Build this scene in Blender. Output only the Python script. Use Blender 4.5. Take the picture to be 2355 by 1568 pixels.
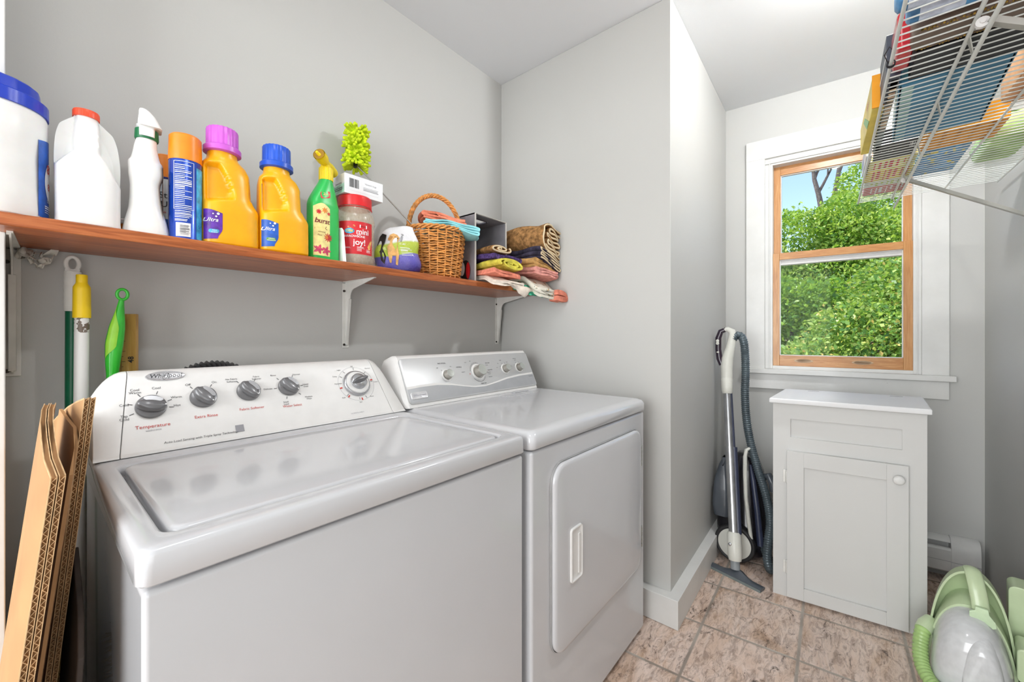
import bpy, bmesh, math, random
import numpy as np
from mathutils import Vector, Matrix
PI = math.pi
for o in list(bpy.data.objects): bpy.data.objects.remove(o)
C = bpy.context.scene.collection
SC = bpy.context.scene

# ---------------------------------------------------------------- camera, world, sun, lamps, exposure
YAW = math.radians(39.83)
cam_d = bpy.data.cameras.new('camera'); cam = bpy.data.objects.new('camera', cam_d); C.objects.link(cam)
cam.location = (0, 0, 1.129); cam.rotation_euler = (PI/2, 0, YAW - PI/2)
cam_d.sensor_width = 36; cam_d.lens = 931.6/2355*36; cam_d.shift_y = -13.4/2355
cam_d.clip_start = 0.02; cam_d.clip_end = 300
SC.camera = cam
SC.view_settings.view_transform = 'Standard'; SC.view_settings.look = 'None'
SC.view_settings.exposure = 0.32; SC.view_settings.gamma = 1; SC.view_settings.use_curve_mapping = False
w = bpy.data.worlds.new('sky'); SC.world = w; w.use_nodes = True
nt = w.node_tree; nt.nodes.clear()
sky = nt.nodes.new('ShaderNodeTexSky'); sky.sky_type = 'NISHITA'; sky.sun_disc = False
sky.sun_elevation = math.radians(50); sky.sun_rotation = math.radians(200); sky.air_density = 1.0; sky.dust_density = 1.2
bg = nt.nodes.new('ShaderNodeBackground'); bg.inputs['Strength'].default_value = 0.27
wo = nt.nodes.new('ShaderNodeOutputWorld')
nt.links.new(sky.outputs[0], bg.inputs[0]); nt.links.new(bg.outputs[0], wo.inputs[0])
def lamp(name, kind, loc, energy, color=(1, 1, 1), rot=(0, 0, 0), **kw):
    d = bpy.data.lights.new(name, kind); d.energy = energy; d.color = color
    for k, v in kw.items(): setattr(d, k, v)
    o = bpy.data.objects.new(name, d); C.objects.link(o); o.location = loc; o.rotation_euler = rot
    return o
sun = lamp('sun', 'SUN', (0, 0, 10), 5.0, (1, .97, .9), angle=math.radians(1.0))
sun.rotation_euler = Vector((.22, -.62, -.78)).to_track_quat('-Z', 'Y').to_euler()
portal = lamp('window_portal', 'AREA', (2.95, 0.06, 1.52), 1, shape='RECTANGLE', size=1.1, size_y=.72)
portal.rotation_euler = (0, math.radians(90), 0); portal.data.cycles.is_portal = True
ROOM_LAMP = lamp('room_ceiling_light', 'POINT', (1.70, -.10, 2.425), 30, (.98, .99, 1), shadow_soft_size=.04)
FILL_LAMP = lamp('doorway_fill_lamp', 'POINT', (.22, .40, 2.34), 5.5, (.98, .99, 1), shadow_soft_size=.16)  # extra lamp added out of view to brighten the left side
HALL_FILL = lamp('hall_fill_light', 'AREA', (-2.16, .35, 1.30), 66, (.96, .985, 1), (0, math.radians(-90), 0), shape='RECTANGLE', size=1.9, size_y=1.9)  # unseen area light added behind the camera as fill, no window there
HALL_SIDE_FILL = lamp('hall_side_fill_light', 'AREA', (-.95, -1.56, 1.25), 12, (.95, .98, 1), (math.radians(90), 0, 0), shape='RECTANGLE', size=1.4, size_y=1.8)  # second added fill light, shining in low from the hall's right side

# ---------------------------------------------------------------- materials
def lin(c):
    f = lambda v: v/12.92 if v <= .04045 else ((v+.055)/1.055)**2.4
    return tuple(f(x/255) for x in c) + (1,)
class NT:
    def __init__(s, name):
        s.m = bpy.data.materials.new(name); s.m.use_nodes = True; s.t = s.m.node_tree
        s.b = s.t.nodes['Principled BSDF']; s.out = s.t.nodes['Material Output']
    def n(s, typ, **kw):
        x = s.t.nodes.new(typ)
        for k, v in kw.items(): setattr(x, k, v)
        return x
    def l(s, a, b): s.t.links.new(a, b)
    def math(s, op, a, b=None, c=None, clamp=False):
        x = s.n('ShaderNodeMath', operation=op, use_clamp=clamp)
        for i, v in enumerate((a, b, c)):
            if v is None: continue
            if isinstance(v, (int, float)): x.inputs[i].default_value = v
            else: s.l(v, x.inputs[i])
        return x.outputs[0]
    def noise(s, scale, detail=3, rough=.5, vec=None, dist=0):
        x = s.n('ShaderNodeTexNoise'); x.inputs['Scale'].default_value = scale; x.inputs['Detail'].default_value = detail
        x.inputs['Roughness'].default_value = rough; x.inputs['Distortion'].default_value = dist
        if vec is not None: s.l(vec, x.inputs['Vector'])
        return x.outputs[0]
    def coord(s, kind='Object', scale=(1, 1, 1), rot=(0, 0, 0)):
        tc = s.n('ShaderNodeTexCoord'); mp = s.n('ShaderNodeMapping')
        mp.inputs['Scale'].default_value = scale; mp.inputs['Rotation'].default_value = rot
        s.l(tc.outputs[kind], mp.inputs[0]); return mp.outputs[0]
    def ramp(s, fac, stops, interp='LINEAR'):
        r = s.n('ShaderNodeValToRGB'); r.color_ramp.interpolation = interp
        while len(r.color_ramp.elements) < len(stops): r.color_ramp.elements.new(.5)
        for e, (p, c) in zip(r.color_ramp.elements, stops): e.position = p; e.color = c if len(c) == 4 else lin(c)
        s.l(fac, r.inputs[0]); return r.outputs[0]
    def mix(s, fac, a, b):
        x = s.n('ShaderNodeMix', data_type='RGBA')
        if isinstance(fac, (int, float)): x.inputs[0].default_value = fac
        else: s.l(fac, x.inputs[0])
        for i, v in ((6, a), (7, b)):
            if isinstance(v, tuple): x.inputs[i].default_value = v if len(v) == 4 else lin(v)
            else: s.l(v, x.inputs[i])
        return x.outputs[2]
    def bump(s, h, strength=.2, dist=.01):
        x = s.n('ShaderNodeBump'); x.inputs['Strength'].default_value = strength; x.inputs['Distance'].default_value = dist
        s.l(h, x.inputs['Height']); s.l(x.outputs[0], s.b.inputs['Normal'])
    def base(s, c):
        if isinstance(c, tuple): s.b.inputs['Base Color'].default_value = c if len(c) == 4 else lin(c)
        else: s.l(c, s.b.inputs['Base Color'])
    def rough(s, v):
        if isinstance(v, (int, float)): s.b.inputs['Roughness'].default_value = v
        else: s.l(v, s.b.inputs['Roughness'])
MATS = {}
def mat(name, c, rough=.5, metal=0, var=.06, vscale=18, bump=0, bscale=300, coat=0, spec=.5, trans=0, sss=0):
    if name in MATS: return MATS[name]
    s = NT(name); co = s.coord()
    k = s.noise(vscale, 3, .55, co)
    a = tuple(max(0, x*(1-var)) for x in c); b = tuple(min(255, x*(1+var)) for x in c)
    s.base(s.ramp(k, [(.3, a), (.7, b)])); s.rough(rough)
    s.b.inputs['Metallic'].default_value = metal; s.b.inputs['Coat Weight'].default_value = coat
    s.b.inputs['Specular IOR Level'].default_value = spec
    if trans: s.b.inputs['Transmission Weight'].default_value = trans
    if sss: s.b.inputs['Subsurface Weight'].default_value = sss; s.b.inputs['Subsurface Scale'].default_value = .01
    if bump: s.bump(s.noise(bscale, 2, .5, co), bump, .002)
    MATS[name] = s.m; return s.m
def wallpaint(name, c, scuffs=True):
    s = NT(name); co = s.coord()
    col = s.ramp(s.noise(1.6, 4, .5, co), [(.3, tuple(v*.985 for v in c)), (.7, c)])
    if scuffs:
        sc = s.noise(9, 6, .75, s.coord(scale=(1, 1, .45)), 1.5)
        col = s.mix(s.ramp(sc, [(.735, (0, 0, 0)), (.76, (140, 140, 140))]), col, (120, 115, 110))
    s.base(col); s.rough(.55); s.b.inputs['Specular IOR Level'].default_value = .3
    s.bump(s.noise(160, 3, .6, co), .05, .004); return s.m
M_wall = wallpaint('wall_paint', (200, 200, 197)); M_ceil = wallpaint('ceiling_paint', (228, 230, 233), False)
def trimpaint():
    s = NT('trim_paint'); co = s.coord()
    col = s.ramp(s.noise(6, 5, .6, co), [(.3, (216, 216, 213)), (.7, (226, 226, 224))])
    chips = s.noise(55, 4, .7, co)
    col = s.mix(s.ramp(chips, [(.74, (0, 0, 0)), (.76, (200, 200, 200))]), col, (95, 90, 80))
    s.base(col); s.rough(.35); s.bump(s.noise(40, 3, .5, co), .06, .004); return s.m
M_trim = trimpaint()
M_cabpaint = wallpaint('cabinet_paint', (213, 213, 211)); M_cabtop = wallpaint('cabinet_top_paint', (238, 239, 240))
M_enamel = mat('white_enamel', (201, 202, 205), .16, var=.01, vscale=3, coat=.35)
M_plastic_w = mat('white_plastic', (228, 227, 225), .3, var=.015)
M_dark = mat('dark_gap', (22, 22, 22), .7)
def wood(name, c1, c2, c3, scale=(1, 14, 14), rough=.35, bmp=.08, rot=(0, 0, 0), marks=False):
    s = NT(name); co = s.coord(scale=scale, rot=rot)
    k = s.noise(6, 6, .62, co, .9); k2 = s.noise(26, 3, .6, co)
    col = s.ramp(k, [(.28, c1), (.5, c2), (.72, c3)])
    col = s.mix(s.math('MULTIPLY', k2, .35), col, c1)
    if marks:
        mk = s.noise(30, 5, .8, s.coord(scale=(.25, 1, 1)), 2)
        col = s.mix(s.ramp(mk, [(.71, (0, 0, 0)), (.74, (190, 190, 190))]), col, (222, 208, 190))
    s.base(col); s.rough(rough); s.bump(k, bmp, .003); return s.m
M_shelfwood = wood('stained_pine', (112, 56, 24), (180, 98, 50), (206, 128, 76), (1, 16, 16), .32, .1, marks=True)
M_sashwood = wood('honey_fir_vertical', (178, 118, 64), (204, 150, 94), (222, 174, 120), (16, 16, 1), .3, .05)
M_sashwood_h = wood('honey_fir_horizontal', (176, 114, 62), (200, 144, 88), (218, 168, 112), (16, 1, 16), .3, .05)
def tile_floor():
    s = NT('slate_look_tile'); tc = s.n('ShaderNodeTexCoord'); sep = s.n('ShaderNodeSeparateXYZ'); s.l(tc.outputs['Object'], sep.inputs[0])
    x, y = sep.outputs[0], sep.outputs[1]
    u = s.math('DIVIDE', s.math('SUBTRACT', s.math('MULTIPLY_ADD', y, .081, x), 1.4225), .306)
    v = s.math('DIVIDE', s.math('SUBTRACT', s.math('MULTIPLY_ADD', x, -.03, y), .393), .306)
    def edge(a):
        f = s.math('FRACT', a); return s.math('MINIMUM', f, s.math('SUBTRACT', 1.0, f))
    e = s.math('MINIMUM', edge(u), edge(v))
    iu, iv = s.math('FLOOR', u), s.math('FLOOR', v)
    cmb = s.n('ShaderNodeCombineXYZ'); s.l(s.math('MULTIPLY', iu, 3.7), cmb.inputs[0]); s.l(s.math('MULTIPLY', iv, 5.3), cmb.inputs[1])
    add = s.n('ShaderNodeVectorMath', operation='ADD'); s.l(tc.outputs['Object'], add.inputs[0]); s.l(cmb.outputs[0], add.inputs[1])
    mp = s.n('ShaderNodeMapping'); mp.inputs['Rotation'].default_value = (0, 0, .75); mp.inputs['Scale'].default_value = (1, 3.0, 1)
    s.l(add.outputs[0], mp.inputs[0]); vec = mp.outputs[0]
    big = s.noise(4.0, 5, .6, vec, .8); fine = s.noise(17, 9, .74, vec, 1.0); vein = s.noise(7.5, 10, .80, vec, 1.2)
    col = s.ramp(big, [(.25, (178, 146, 118)), (.42, (216, 190, 172)), (.6, (226, 206, 194)), (.78, (196, 158, 126))])
    col = s.mix(s.ramp(fine, [(.40, (190, 190, 190)), (.54, (0, 0, 0))]), col, (104, 78, 60))
    col = s.mix(s.ramp(vein, [(.36, (250, 250, 250)), (.44, (0, 0, 0))]), col, (66, 52, 46))
    col = s.mix(s.ramp(vein, [(.60, (0, 0, 0)), (.70, (170, 170, 170))]), col, (222, 208, 196))
    gf = s.ramp(e, [(.010, (255, 255, 255)), (.022, (0, 0, 0))])
    gc = s.ramp(s.noise(9, 4, .6), [(.35, (120, 104, 92)), (.65, (196, 188, 178))])
    s.base(s.mix(gf, col, gc)); s.rough(s.ramp(s.noise(14, 4, .6), [(.3, lin((110, 110, 110))), (.7, lin((158, 158, 158)))]))
    h = s.math('ADD', s.math('MULTIPLY', s.ramp(e, [(.008, (0, 0, 0)), (.03, (255, 255, 255))]), 1.0), s.math('MULTIPLY', vein, .5))
    s.bump(h, .35, .004); return s.m
M_floor = tile_floor()

# ---------------------------------------------------------------- geometry helpers
class MB:
    def __init__(s): s.v = []; s.f = []; s.mi = []; s.cur = 0
    def add(s, vs, fs):
        b = len(s.v); s.v += [tuple(p) for p in vs]; s.f += [tuple(i+b for i in f) for f in fs]; s.mi += [s.cur]*len(fs); return s
    def map(s, fn, start=0): s.v[start:] = [tuple(fn(*p)) for p in s.v[start:]]; return s
    def box(s, x0, x1, y0, y1, z0, z1):
        vs = [(x, y, z) for z in (z0, z1) for y in (y0, y1) for x in (x0, x1)]
        return s.add(vs, [(0, 2, 3, 1), (4, 5, 7, 6), (0, 1, 5, 4), (2, 6, 7, 3), (0, 4, 6, 2), (1, 3, 7, 5)])
    def prism(s, pts, a, b, axis='z'):
        n = len(pts)
        def P(p, h):
            if axis == 'z': return (p[0], p[1], h)
            if axis == 'y': return (p[0], h, p[1])
            return (h, p[0], p[1])
        vs = [P(p, a) for p in pts] + [P(p, b) for p in pts]
        return s.add(vs, [tuple(range(n))[::-1], tuple(range(n, 2*n))] + [(i, (i+1) % n, n+(i+1) % n, n+i) for i in range(n)])
    def loft(s, rings, cap=True, closed=True):
        n = len(rings[0]); vs = [p for r in rings for p in r]; fs = []
        for j in range(len(rings)-1):
            for i in range(n if closed else n-1):
                k = (i+1) % n; fs.append((j*n+i, j*n+k, (j+1)*n+k, (j+1)*n+i))
        if cap: fs += [tuple(range(n))[::-1], tuple((len(rings)-1)*n+i for i in range(n))]
        return s.add(vs, fs)
    def lathe(s, prof, cx=0, cy=0, n=32, cap=True):
        return s.loft([[(cx+r*math.cos(2*PI*i/n), cy+r*math.sin(2*PI*i/n), z) for i in range(n)] for r, z in prof], cap)
    def tube(s, pts, r, n=10, cap=True, closed=False):
        pts = [Vector(p) for p in pts]; N = len(pts); rings = []; prev = None
        for i, p in enumerate(pts):
            if closed: t = pts[(i+1) % N]-pts[i-1]
            else: t = pts[min(i+1, N-1)]-pts[max(i-1, 0)]
            t.normalize()
            if prev is None:
                u = t.cross(Vector((0, 0, 1)));
                if u.length < 1e-3: u = t.cross(Vector((1, 0, 0)))
            else: u = prev - t*prev.dot(t)
            u.normalize(); prev = u; v = t.cross(u)
            rr = r[i] if isinstance(r, (list, tuple)) else r
            if isinstance(rr, tuple): ra, rb = rr
            else: ra = rb = rr
            rings.append([tuple(p+u*ra*math.cos(2*PI*k/n)+v*rb*math.sin(2*PI*k/n)) for k in range(n)])
        if closed: rings.append(rings[0]); cap = False
        return s.loft(rings, cap)
    def sphere(s, c, r, n=16, m=10, sq=(1, 1, 1)):
        rings = []
        for j in range(m+1):
            a = -PI/2+PI*min(max(j/m, .01), .99); rings.append([(c[0]+r*sq[0]*math.cos(a)*math.cos(2*PI*i/n), c[1]+r*sq[1]*math.cos(a)*math.sin(2*PI*i/n), c[2]+r*sq[2]*math.sin(a)) for i in range(n)])
        return s.loft(rings)
    def build(s, name, m, parent=None, org=None, bevel=0, seg=3, sharp=35, smooth=True, sub=0, solid=0):
        me = bpy.data.meshes.new(name)
        o = bpy.data.objects.new(name, me); C.objects.link(o)
        base = Vector((0, 0, 0))
        if parent is not None:
            o.parent = parent; base = ORG.get(parent.name, Vector((0, 0, 0))); ORG[o.name] = base
        elif org is not None:
            base = Vector(org); o.location = base; ORG[o.name] = base
        else: ORG[o.name] = base
        me.from_pydata([tuple(Vector(p)-base) for p in s.v], [], s.f)
        for mm in (m if isinstance(m, (list, tuple)) else [m]): me.materials.append(mm)
        if isinstance(m, (list, tuple)): me.polygons.foreach_set('material_index', s.mi)
        bm = bmesh.new(); bm.from_mesh(me); bmesh.ops.remove_doubles(bm, verts=bm.verts, dist=1e-6)
        bmesh.ops.recalc_face_normals(bm, faces=bm.faces); bm.to_mesh(me); bm.free()
        if smooth:
            me.polygons.foreach_set('use_smooth', [True]*len(me.polygons)); me.set_sharp_from_angle(angle=math.radians(sharp))
        me.update()
        if solid: md = o.modifiers.new('thickness', 'SOLIDIFY'); md.thickness = solid; md.offset = 0
        if bevel: md = o.modifiers.new('bevel', 'BEVEL'); md.width = bevel; md.segments = seg; md.limit_method = 'ANGLE'; md.angle_limit = math.radians(40); md.harden_normals = True
        if sub: md = o.modifiers.new('sub', 'SUBSURF'); md.levels = sub; md.render_levels = sub
        return o
ORG = {}
def tag(o, label, cat, group=None, kind=None):
    o['label'] = label; o['category'] = cat
    if group: o['group'] = group
    if kind: o['kind'] = kind
    return o
def thing(name, label, cat, loc=(0, 0, 0), rz=0, group=None, local=False):
    o = bpy.data.objects.new(name, None); C.objects.link(o); o.location = loc; o.rotation_euler = (0, 0, rz); o.empty_display_size = .05
    ORG[o.name] = Vector((0, 0, 0)) if local else Vector(loc)
    return tag(o, label, cat, group)
def struct(o): o['kind'] = 'structure'; return o
def rrect(w, h, r, n=6, cx=0, cy=0):
    pts = []
    for sx, sy, a0 in ((1, 1, 0), (-1, 1, PI/2), (-1, -1, PI), (1, -1, 1.5*PI)):
        for i in range(n+1):
            a = a0+PI/2*i/n; pts.append((cx+sx*(w/2-r)+r*math.cos(a), cy+sy*(h/2-r)+r*math.sin(a)))
    return pts
_tc = {}
def text2d(s, size=1, align='CENTER', shear=0, bold=0):
    key = (s, align, shear, bold)
    if key not in _tc:
        cu = bpy.data.curves.new('t', 'FONT'); cu.body = s; cu.size = 1; cu.align_x = align; cu.align_y = 'CENTER'; cu.shear = shear; cu.resolution_u = 3; cu.offset = bold
        ob = bpy.data.objects.new('t', cu); C.objects.link(ob)
        dg = bpy.context.evaluated_depsgraph_get(); me = bpy.data.meshes.new_from_object(ob.evaluated_get(dg))
        _tc[key] = ([(v.co.x, v.co.y) for v in me.vertices], [tuple(p.vertices) for p in me.polygons])
        bpy.data.objects.remove(ob); bpy.data.curves.remove(cu); bpy.data.meshes.remove(me)
    vs, fs = _tc[key]; return [(x*size, y*size) for x, y in vs], fs
def put_text(mb, s, fn, u, v, size, **kw):
    vs, fs = text2d(s, size, **kw); mb.add([fn(u+a, v+b) for a, b in vs], fs)
def bars(mb, fn, u0, u1, v0, v1, n, rnd, vert=True):
    t = 0
    L = (u1-u0) if vert else (v1-v0)
    step = L/n
    for i in range(n):
        w_ = step*rnd.uniform(.25, .8); a = i*step
        if vert: q = [(u0+a, v0), (u0+a+w_, v0), (u0+a+w_, v1), (u0+a, v1)]
        else:
            e = u1 - (u1-u0)*rnd.choice((0, 0, .05, .15, .4)); 
            nn = 8; mb.add([fn(u0+(e-u0)*i/nn, v0+a+h) for h in (0, w_*.8) for i in range(nn+1)], [(i, i+1, nn+2+i, nn+1+i) for i in range(nn)]); continue
        mb.add([fn(*p) for p in q], [(0, 1, 2, 3)])
def fill(mb, fn, pts, rings=5):
    n = len(pts); cx = sum(p[0] for p in pts)/n; cy = sum(p[1] for p in pts)/n
    vs = [fn(cx+(p[0]-cx)*k/rings, cy+(p[1]-cy)*k/rings) for k in range(1, rings+1) for p in pts]+[fn(cx, cy)]
    mb.add(vs, [(k*n+i, k*n+(i+1) % n, (k+1)*n+(i+1) % n, (k+1)*n+i) for k in range(rings-1) for i in range(n)]+[(n*rings, i, (i+1) % n) for i in range(n)])
def grid_patch(mb, fn, u0, u1, v0, v1, nu=12, nv=8):
    vs = [fn(u0+(u1-u0)*i/nu, v0+(v1-v0)*j/nv) for j in range(nv+1) for i in range(nu+1)]
    mb.add(vs, [(j*(nu+1)+i, j*(nu+1)+i+1, (j+1)*(nu+1)+i+1, (j+1)*(nu+1)+i) for j in range(nv) for i in range(nu)])

# ---------------------------------------------------------------- the room
ZC = 2.473; XB = 1.634; YC = .545; YA = 1.44
def wD(y, off=0): return 2.6964-.083*(y-.5453)-off          # x of the window wall at y
def wC(x): return YC+.026*(x-XB)                              # y of partition side at x
def wE(x): return -.4695+.03*(x-2.78)
m = MB(); m.box(-2.3, 2.95, -1.7, 1.6, -.08, 0); struct(m.build('floor', M_floor, smooth=False))
m = MB(); m.box(-2.3, 2.95, -1.7, 1.6, ZC, ZC+.12); struct(m.build('ceiling', M_ceil, smooth=False))
m = MB(); m.box(-2.3, 2.95, YA, 1.58, 0, ZC); struct(m.build('wall_left', M_wall, smooth=False))
m = MB(); m.prism([(XB, YA), (XB, YC), (2.8, wC(2.8)), (2.8, YA)], 0, ZC); struct(m.build('wall_partition', M_wall, bevel=.003, seg=2))
m = MB(); m.prism([(-.10, wE(-.10)), (-.10, -.72), (2.95, -.72), (2.95, wE(2.95))], 0, ZC); struct(m.build('wall_right', M_wall, smooth=False))
# wall beside the camera with the doorway the picture is taken from, and the hall behind it
m = MB(); m.box(-.16, -.034, 1.27, YA, 0, ZC); m.box(-.16, -.034, -.6, 1.27, 2.15, ZC); struct(m.build('wall_near', M_wall, smooth=False))
m = MB(); m.box(-.17, -.026, 1.25, 1.27, 0, 2.15); m.box(-.17, -.026, -.53, 1.27, 2.13, 2.15); struct(m.build('trim_1', M_trim, bevel=.002))
m = MB(); m.box(-2.3, -2.2, -1.7, 1.6, 0, ZC); m.box(-2.2, -.1, -1.7, -1.6, 0, ZC); struct(m.build('wall_hall', M_wall, smooth=False))
# window wall with its opening
WZ0, WZ1, WY0, WY1 = .952, 2.13, -.262, .365
m = MB()
def wallD(y0, y1, z0, z1, t0=0, t1=.16):
    m.add([(wD(y, -t), y, z) for z in (z0, z1) for y in (y0, y1) for t in (t0, t1)], [(0, 1, 3, 2), (4, 6, 7, 5), (0, 4, 5, 1), (2, 3, 7, 6), (0, 2, 6, 4), (1, 5, 7, 3)])
for q in ((-.62, WY0, 0, ZC), (WY1, .62, 0, ZC), (WY0, WY1, 0, WZ0), (WY0, WY1, WZ1, ZC)): wallD(*q)
struct(m.build('wall_window', M_wall, smooth=False))
# baseboard of the partition
BT = .042
m = MB(); z1 = .112
out = [(XB-BT, 1.43), (XB-BT, YC-BT), (2.67, wC(2.67)-BT), (2.67, wC(2.67)+.002), (XB+.002, YC+.002), (XB+.002, 1.43)]
m.prism(out, 0, z1); struct(m.build('baseboard_partition', M_trim, bevel=.002))

# window: casing, stool, apron, two sashes, panes
win = bpy.data.objects.new('window_1', None); C.objects.link(win); win.location = (2.74, .05, .94); win['kind'] = 'structure'; ORG['window_1'] = Vector(win.location)
def dbox(mb, y0, y1, z0, z1, t0, t1):   # t: distance in front of the wall plane (towards the room)
    mb.add([(wD(y, t), y, z) for z in (z0, z1) for y in (y0, y1) for t in (t0, t1)], [(0, 1, 3, 2), (4, 6, 7, 5), (0, 4, 5, 1), (2, 3, 7, 6), (0, 2, 6, 4), (1, 5, 7, 3)])
m = MB(); dbox(m, .372, .464, .928, 2.243, 0, .018); m.build('window_casing', M_trim, win, bevel=.002)
m = MB(); dbox(m, -.357, -.265, .928, 2.243, 0, .018); m.build('window_casing', M_trim, win, bevel=.002)
m = MB(); dbox(m, -.357, .464, 2.132, 2.243, 0, .0195); m.build('window_casing', M_trim, win, bevel=.002)
m = MB(); dbox(m, -.377, .484, .912, .94, -.10, .045); m.build('window_stool', M_trim, win, bevel=.004)
m = MB(); dbox(m, -.357, .4485, .826, .912, 0, .018); m.build('window_apron', M_trim, win, bevel=.003)
m = MB()
for y0, y1 in ((.336, .372), (-.265, -.236)):
    dbox(m, y0, y1, .94, 2.132, -.10, .006)
dbox(m, .347, .353, .94, 2.12, -.03, .012); dbox(m, -.252, -.246, .94, 2.12, -.03, .012)
dbox(m, -.265, .372, 2.09, 2.132, -.10, .006); dbox(m, -.265, .372, 2.10, 2.108, .0, .014)
dbox(m, -.265, .372, .935, .957, -.10, .002)
m.build('window_jamb', M_trim, win, bevel=.0015)
def sash(y0, y1, z0, z1, t, st, rt, rb, parts, name):
    s_ = MB(); fr = bpy.data.objects.new(name, None); C.objects.link(fr); fr.parent = win; ORG[fr.name] = ORG['window_1']
    a = MB(); dbox(a, y0, y0+st, z0, z1, t-.034, t); a.build('sash_stile', M_sashwood, fr, bevel=.0015)
    a = MB(); dbox(a, y1-st, y1, z0, z1, t-.034, t); a.build('sash_stile', M_sashwood, fr, bevel=.0015)
    a = MB(); dbox(a, y0+st, y1-st, z1-rt, z1, t-.034, t-.0008); a.build('sash_rail', M_sashwood_h, fr, bevel=.0015)
    a = MB(); dbox(a, y0+st, y1-st, z0, z0+rb, t-.034, t-.0008); r = a.build('sash_rail', M_sashwood_h, fr, bevel=.0015)
    a = MB(); dbox(a, y0+st-.004, y1-st+.004, z0+rb-.004, z1-rt+.004, t-.02, t-.016); a.build('pane', M_glass, fr, smooth=False)
    a = MB()
    for q in ((y0+st, y0+st+.004, z0+rb, z1-rt), (y1-st-.004, y1-st, z0+rb, z1-rt), (y0+st, y1-st, z0+rb, z0+rb+.004), (y0+st, y1-st, z1-rt-.004, z1-rt)): dbox(a, *q, t-.03, t-.01)
    a.build('glazing_bead', M_plastic_w, fr, smooth=False)
    return fr
def glass():
    s = NT('window_glass'); s.t.nodes.remove(s.b)
    tr = s.n('ShaderNodeBsdfTransparent'); gl = s.n('ShaderNodeBsdfGlossy'); gl.inputs['Roughness'].default_value = .02
    fr = s.n('ShaderNodeFresnel'); fr.inputs['IOR'].default_value = 1.45; mx = s.n('ShaderNodeMixShader')
    s.l(s.math('MULTIPLY', fr.outputs[0], .12), mx.inputs[0]); s.l(tr.outputs[0], mx.inputs[1]); s.l(gl.outputs[0], mx.inputs[2]); s.l(mx.outputs[0], s.out.inputs[0]); return s.m
M_glass = glass()
sash(-.2365, .3365, 1.555, 2.094, -.045, .032, .052, .02, None, 'upper_sash')
low = sash(-.2385, .3415, .957, 1.592, -.008, .036, .038, .058, None, 'lower_sash')
a = MB(); dbox(a, -.2, .303, 1.527, 1.552, -.07, -.032); a.build('storm_window_rail', M_plastic_w, win, bevel=.002)
for yc in (.195, -.05):      # finger pulls routed into the bottom rail
    a = MB(); zc = .987
    prof = [(1.0, .0005), (.93, .0014), (.8, .0005)]
    rings = []
    for k, t in prof: rings.append([(wD(yc+.043*k*math.cos(2*PI*i/32), -.0088+t), yc+.043*k*math.cos(2*PI*i/32), zc+.0105*k*math.sin(2*PI*i/32)) for i in range(32)])
    a.loft(rings, True); a.build('finger_pull', wood('pull_wood', (176, 136, 96), (206, 176, 142), (228, 208, 182), (16, 1, 16)), low, sharp=60)

# ---------------------------------------------------------------- outside: ground and shrubs
def leafmat(name, dark, midc, light, tip=None):
    s = NT(name); g = s.n('ShaderNodeNewGeometry')
    st = [(.0, dark), (.45, midc), (.85, light)] + ([(.93, light), (.95, tip)] if tip else [])
    col = s.ramp(g.outputs['Random Per Island'], st); s.base(col); s.rough(.42)
    tl = s.n('ShaderNodeBsdfTranslucent'); s.l(s.mix(.5, col, (190, 220, 60)), tl.inputs[0]); mx = s.n('ShaderNodeMixShader'); mx.inputs[0].default_value = .42
    s.l(s.b.outputs[0], mx.inputs[1]); s.l(tl.outputs[0], mx.inputs[2]); s.l(mx.outputs[0], s.out.inputs[0]); return s.m
ML = [leafmat('leaf_dark', (40, 84, 38), (86, 138, 56), (150, 190, 80)), leafmat('leaf_bright', (66, 118, 46), (134, 178, 74), (204, 222, 120)),
      leafmat('leaf_sumac', (50, 100, 50), (122, 168, 84), (196, 214, 124), (232, 200, 120))]
M_bark = mat('bark', (96, 88, 84), .9, var=.25, bump=.6, bscale=60)
def foliage(blobs, n, size, seed, droop=.3):
    r = np.random.default_rng(seed); w_ = np.array([b[3]*b[4] for b in blobs], float); w_ /= w_.sum()
    idx = r.choice(len(blobs), n, p=w_); B = np.array(blobs)[idx]
    d = r.normal(size=(n, 3)); d /= np.linalg.norm(d, axis=1)[:, None]
    rad = r.uniform(.55, 1.06, n)**.6
    clump = 1+.16*np.sin(d[:, 0]*9+seed)*np.sin(d[:, 1]*11)*np.sin(d[:, 2]*8+1)
    p = B[:, :3]+d*np.stack([B[:, 3], B[:, 3], B[:, 4]], 1)*(rad*clump)[:, None]
    ax = d*.7+r.normal(size=(n, 3))*.6; ax[:, 2] -= droop; ax /= np.linalg.norm(ax, axis=1)[:, None]
    up = np.cross(ax, r.normal(size=(n, 3))); up /= np.linalg.norm(up, axis=1)[:, None]
    L = size*r.uniform(.6, 1.35, n)[:, None]; W = L*.3
    nn = np.cross(ax, up)
    q = np.stack([p, p+ax*L*.5+up*W+nn*L*.08, p+ax*L, p+ax*L*.5-up*W+nn*L*.08], 1).reshape(-1, 3)
    return q, n
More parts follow.
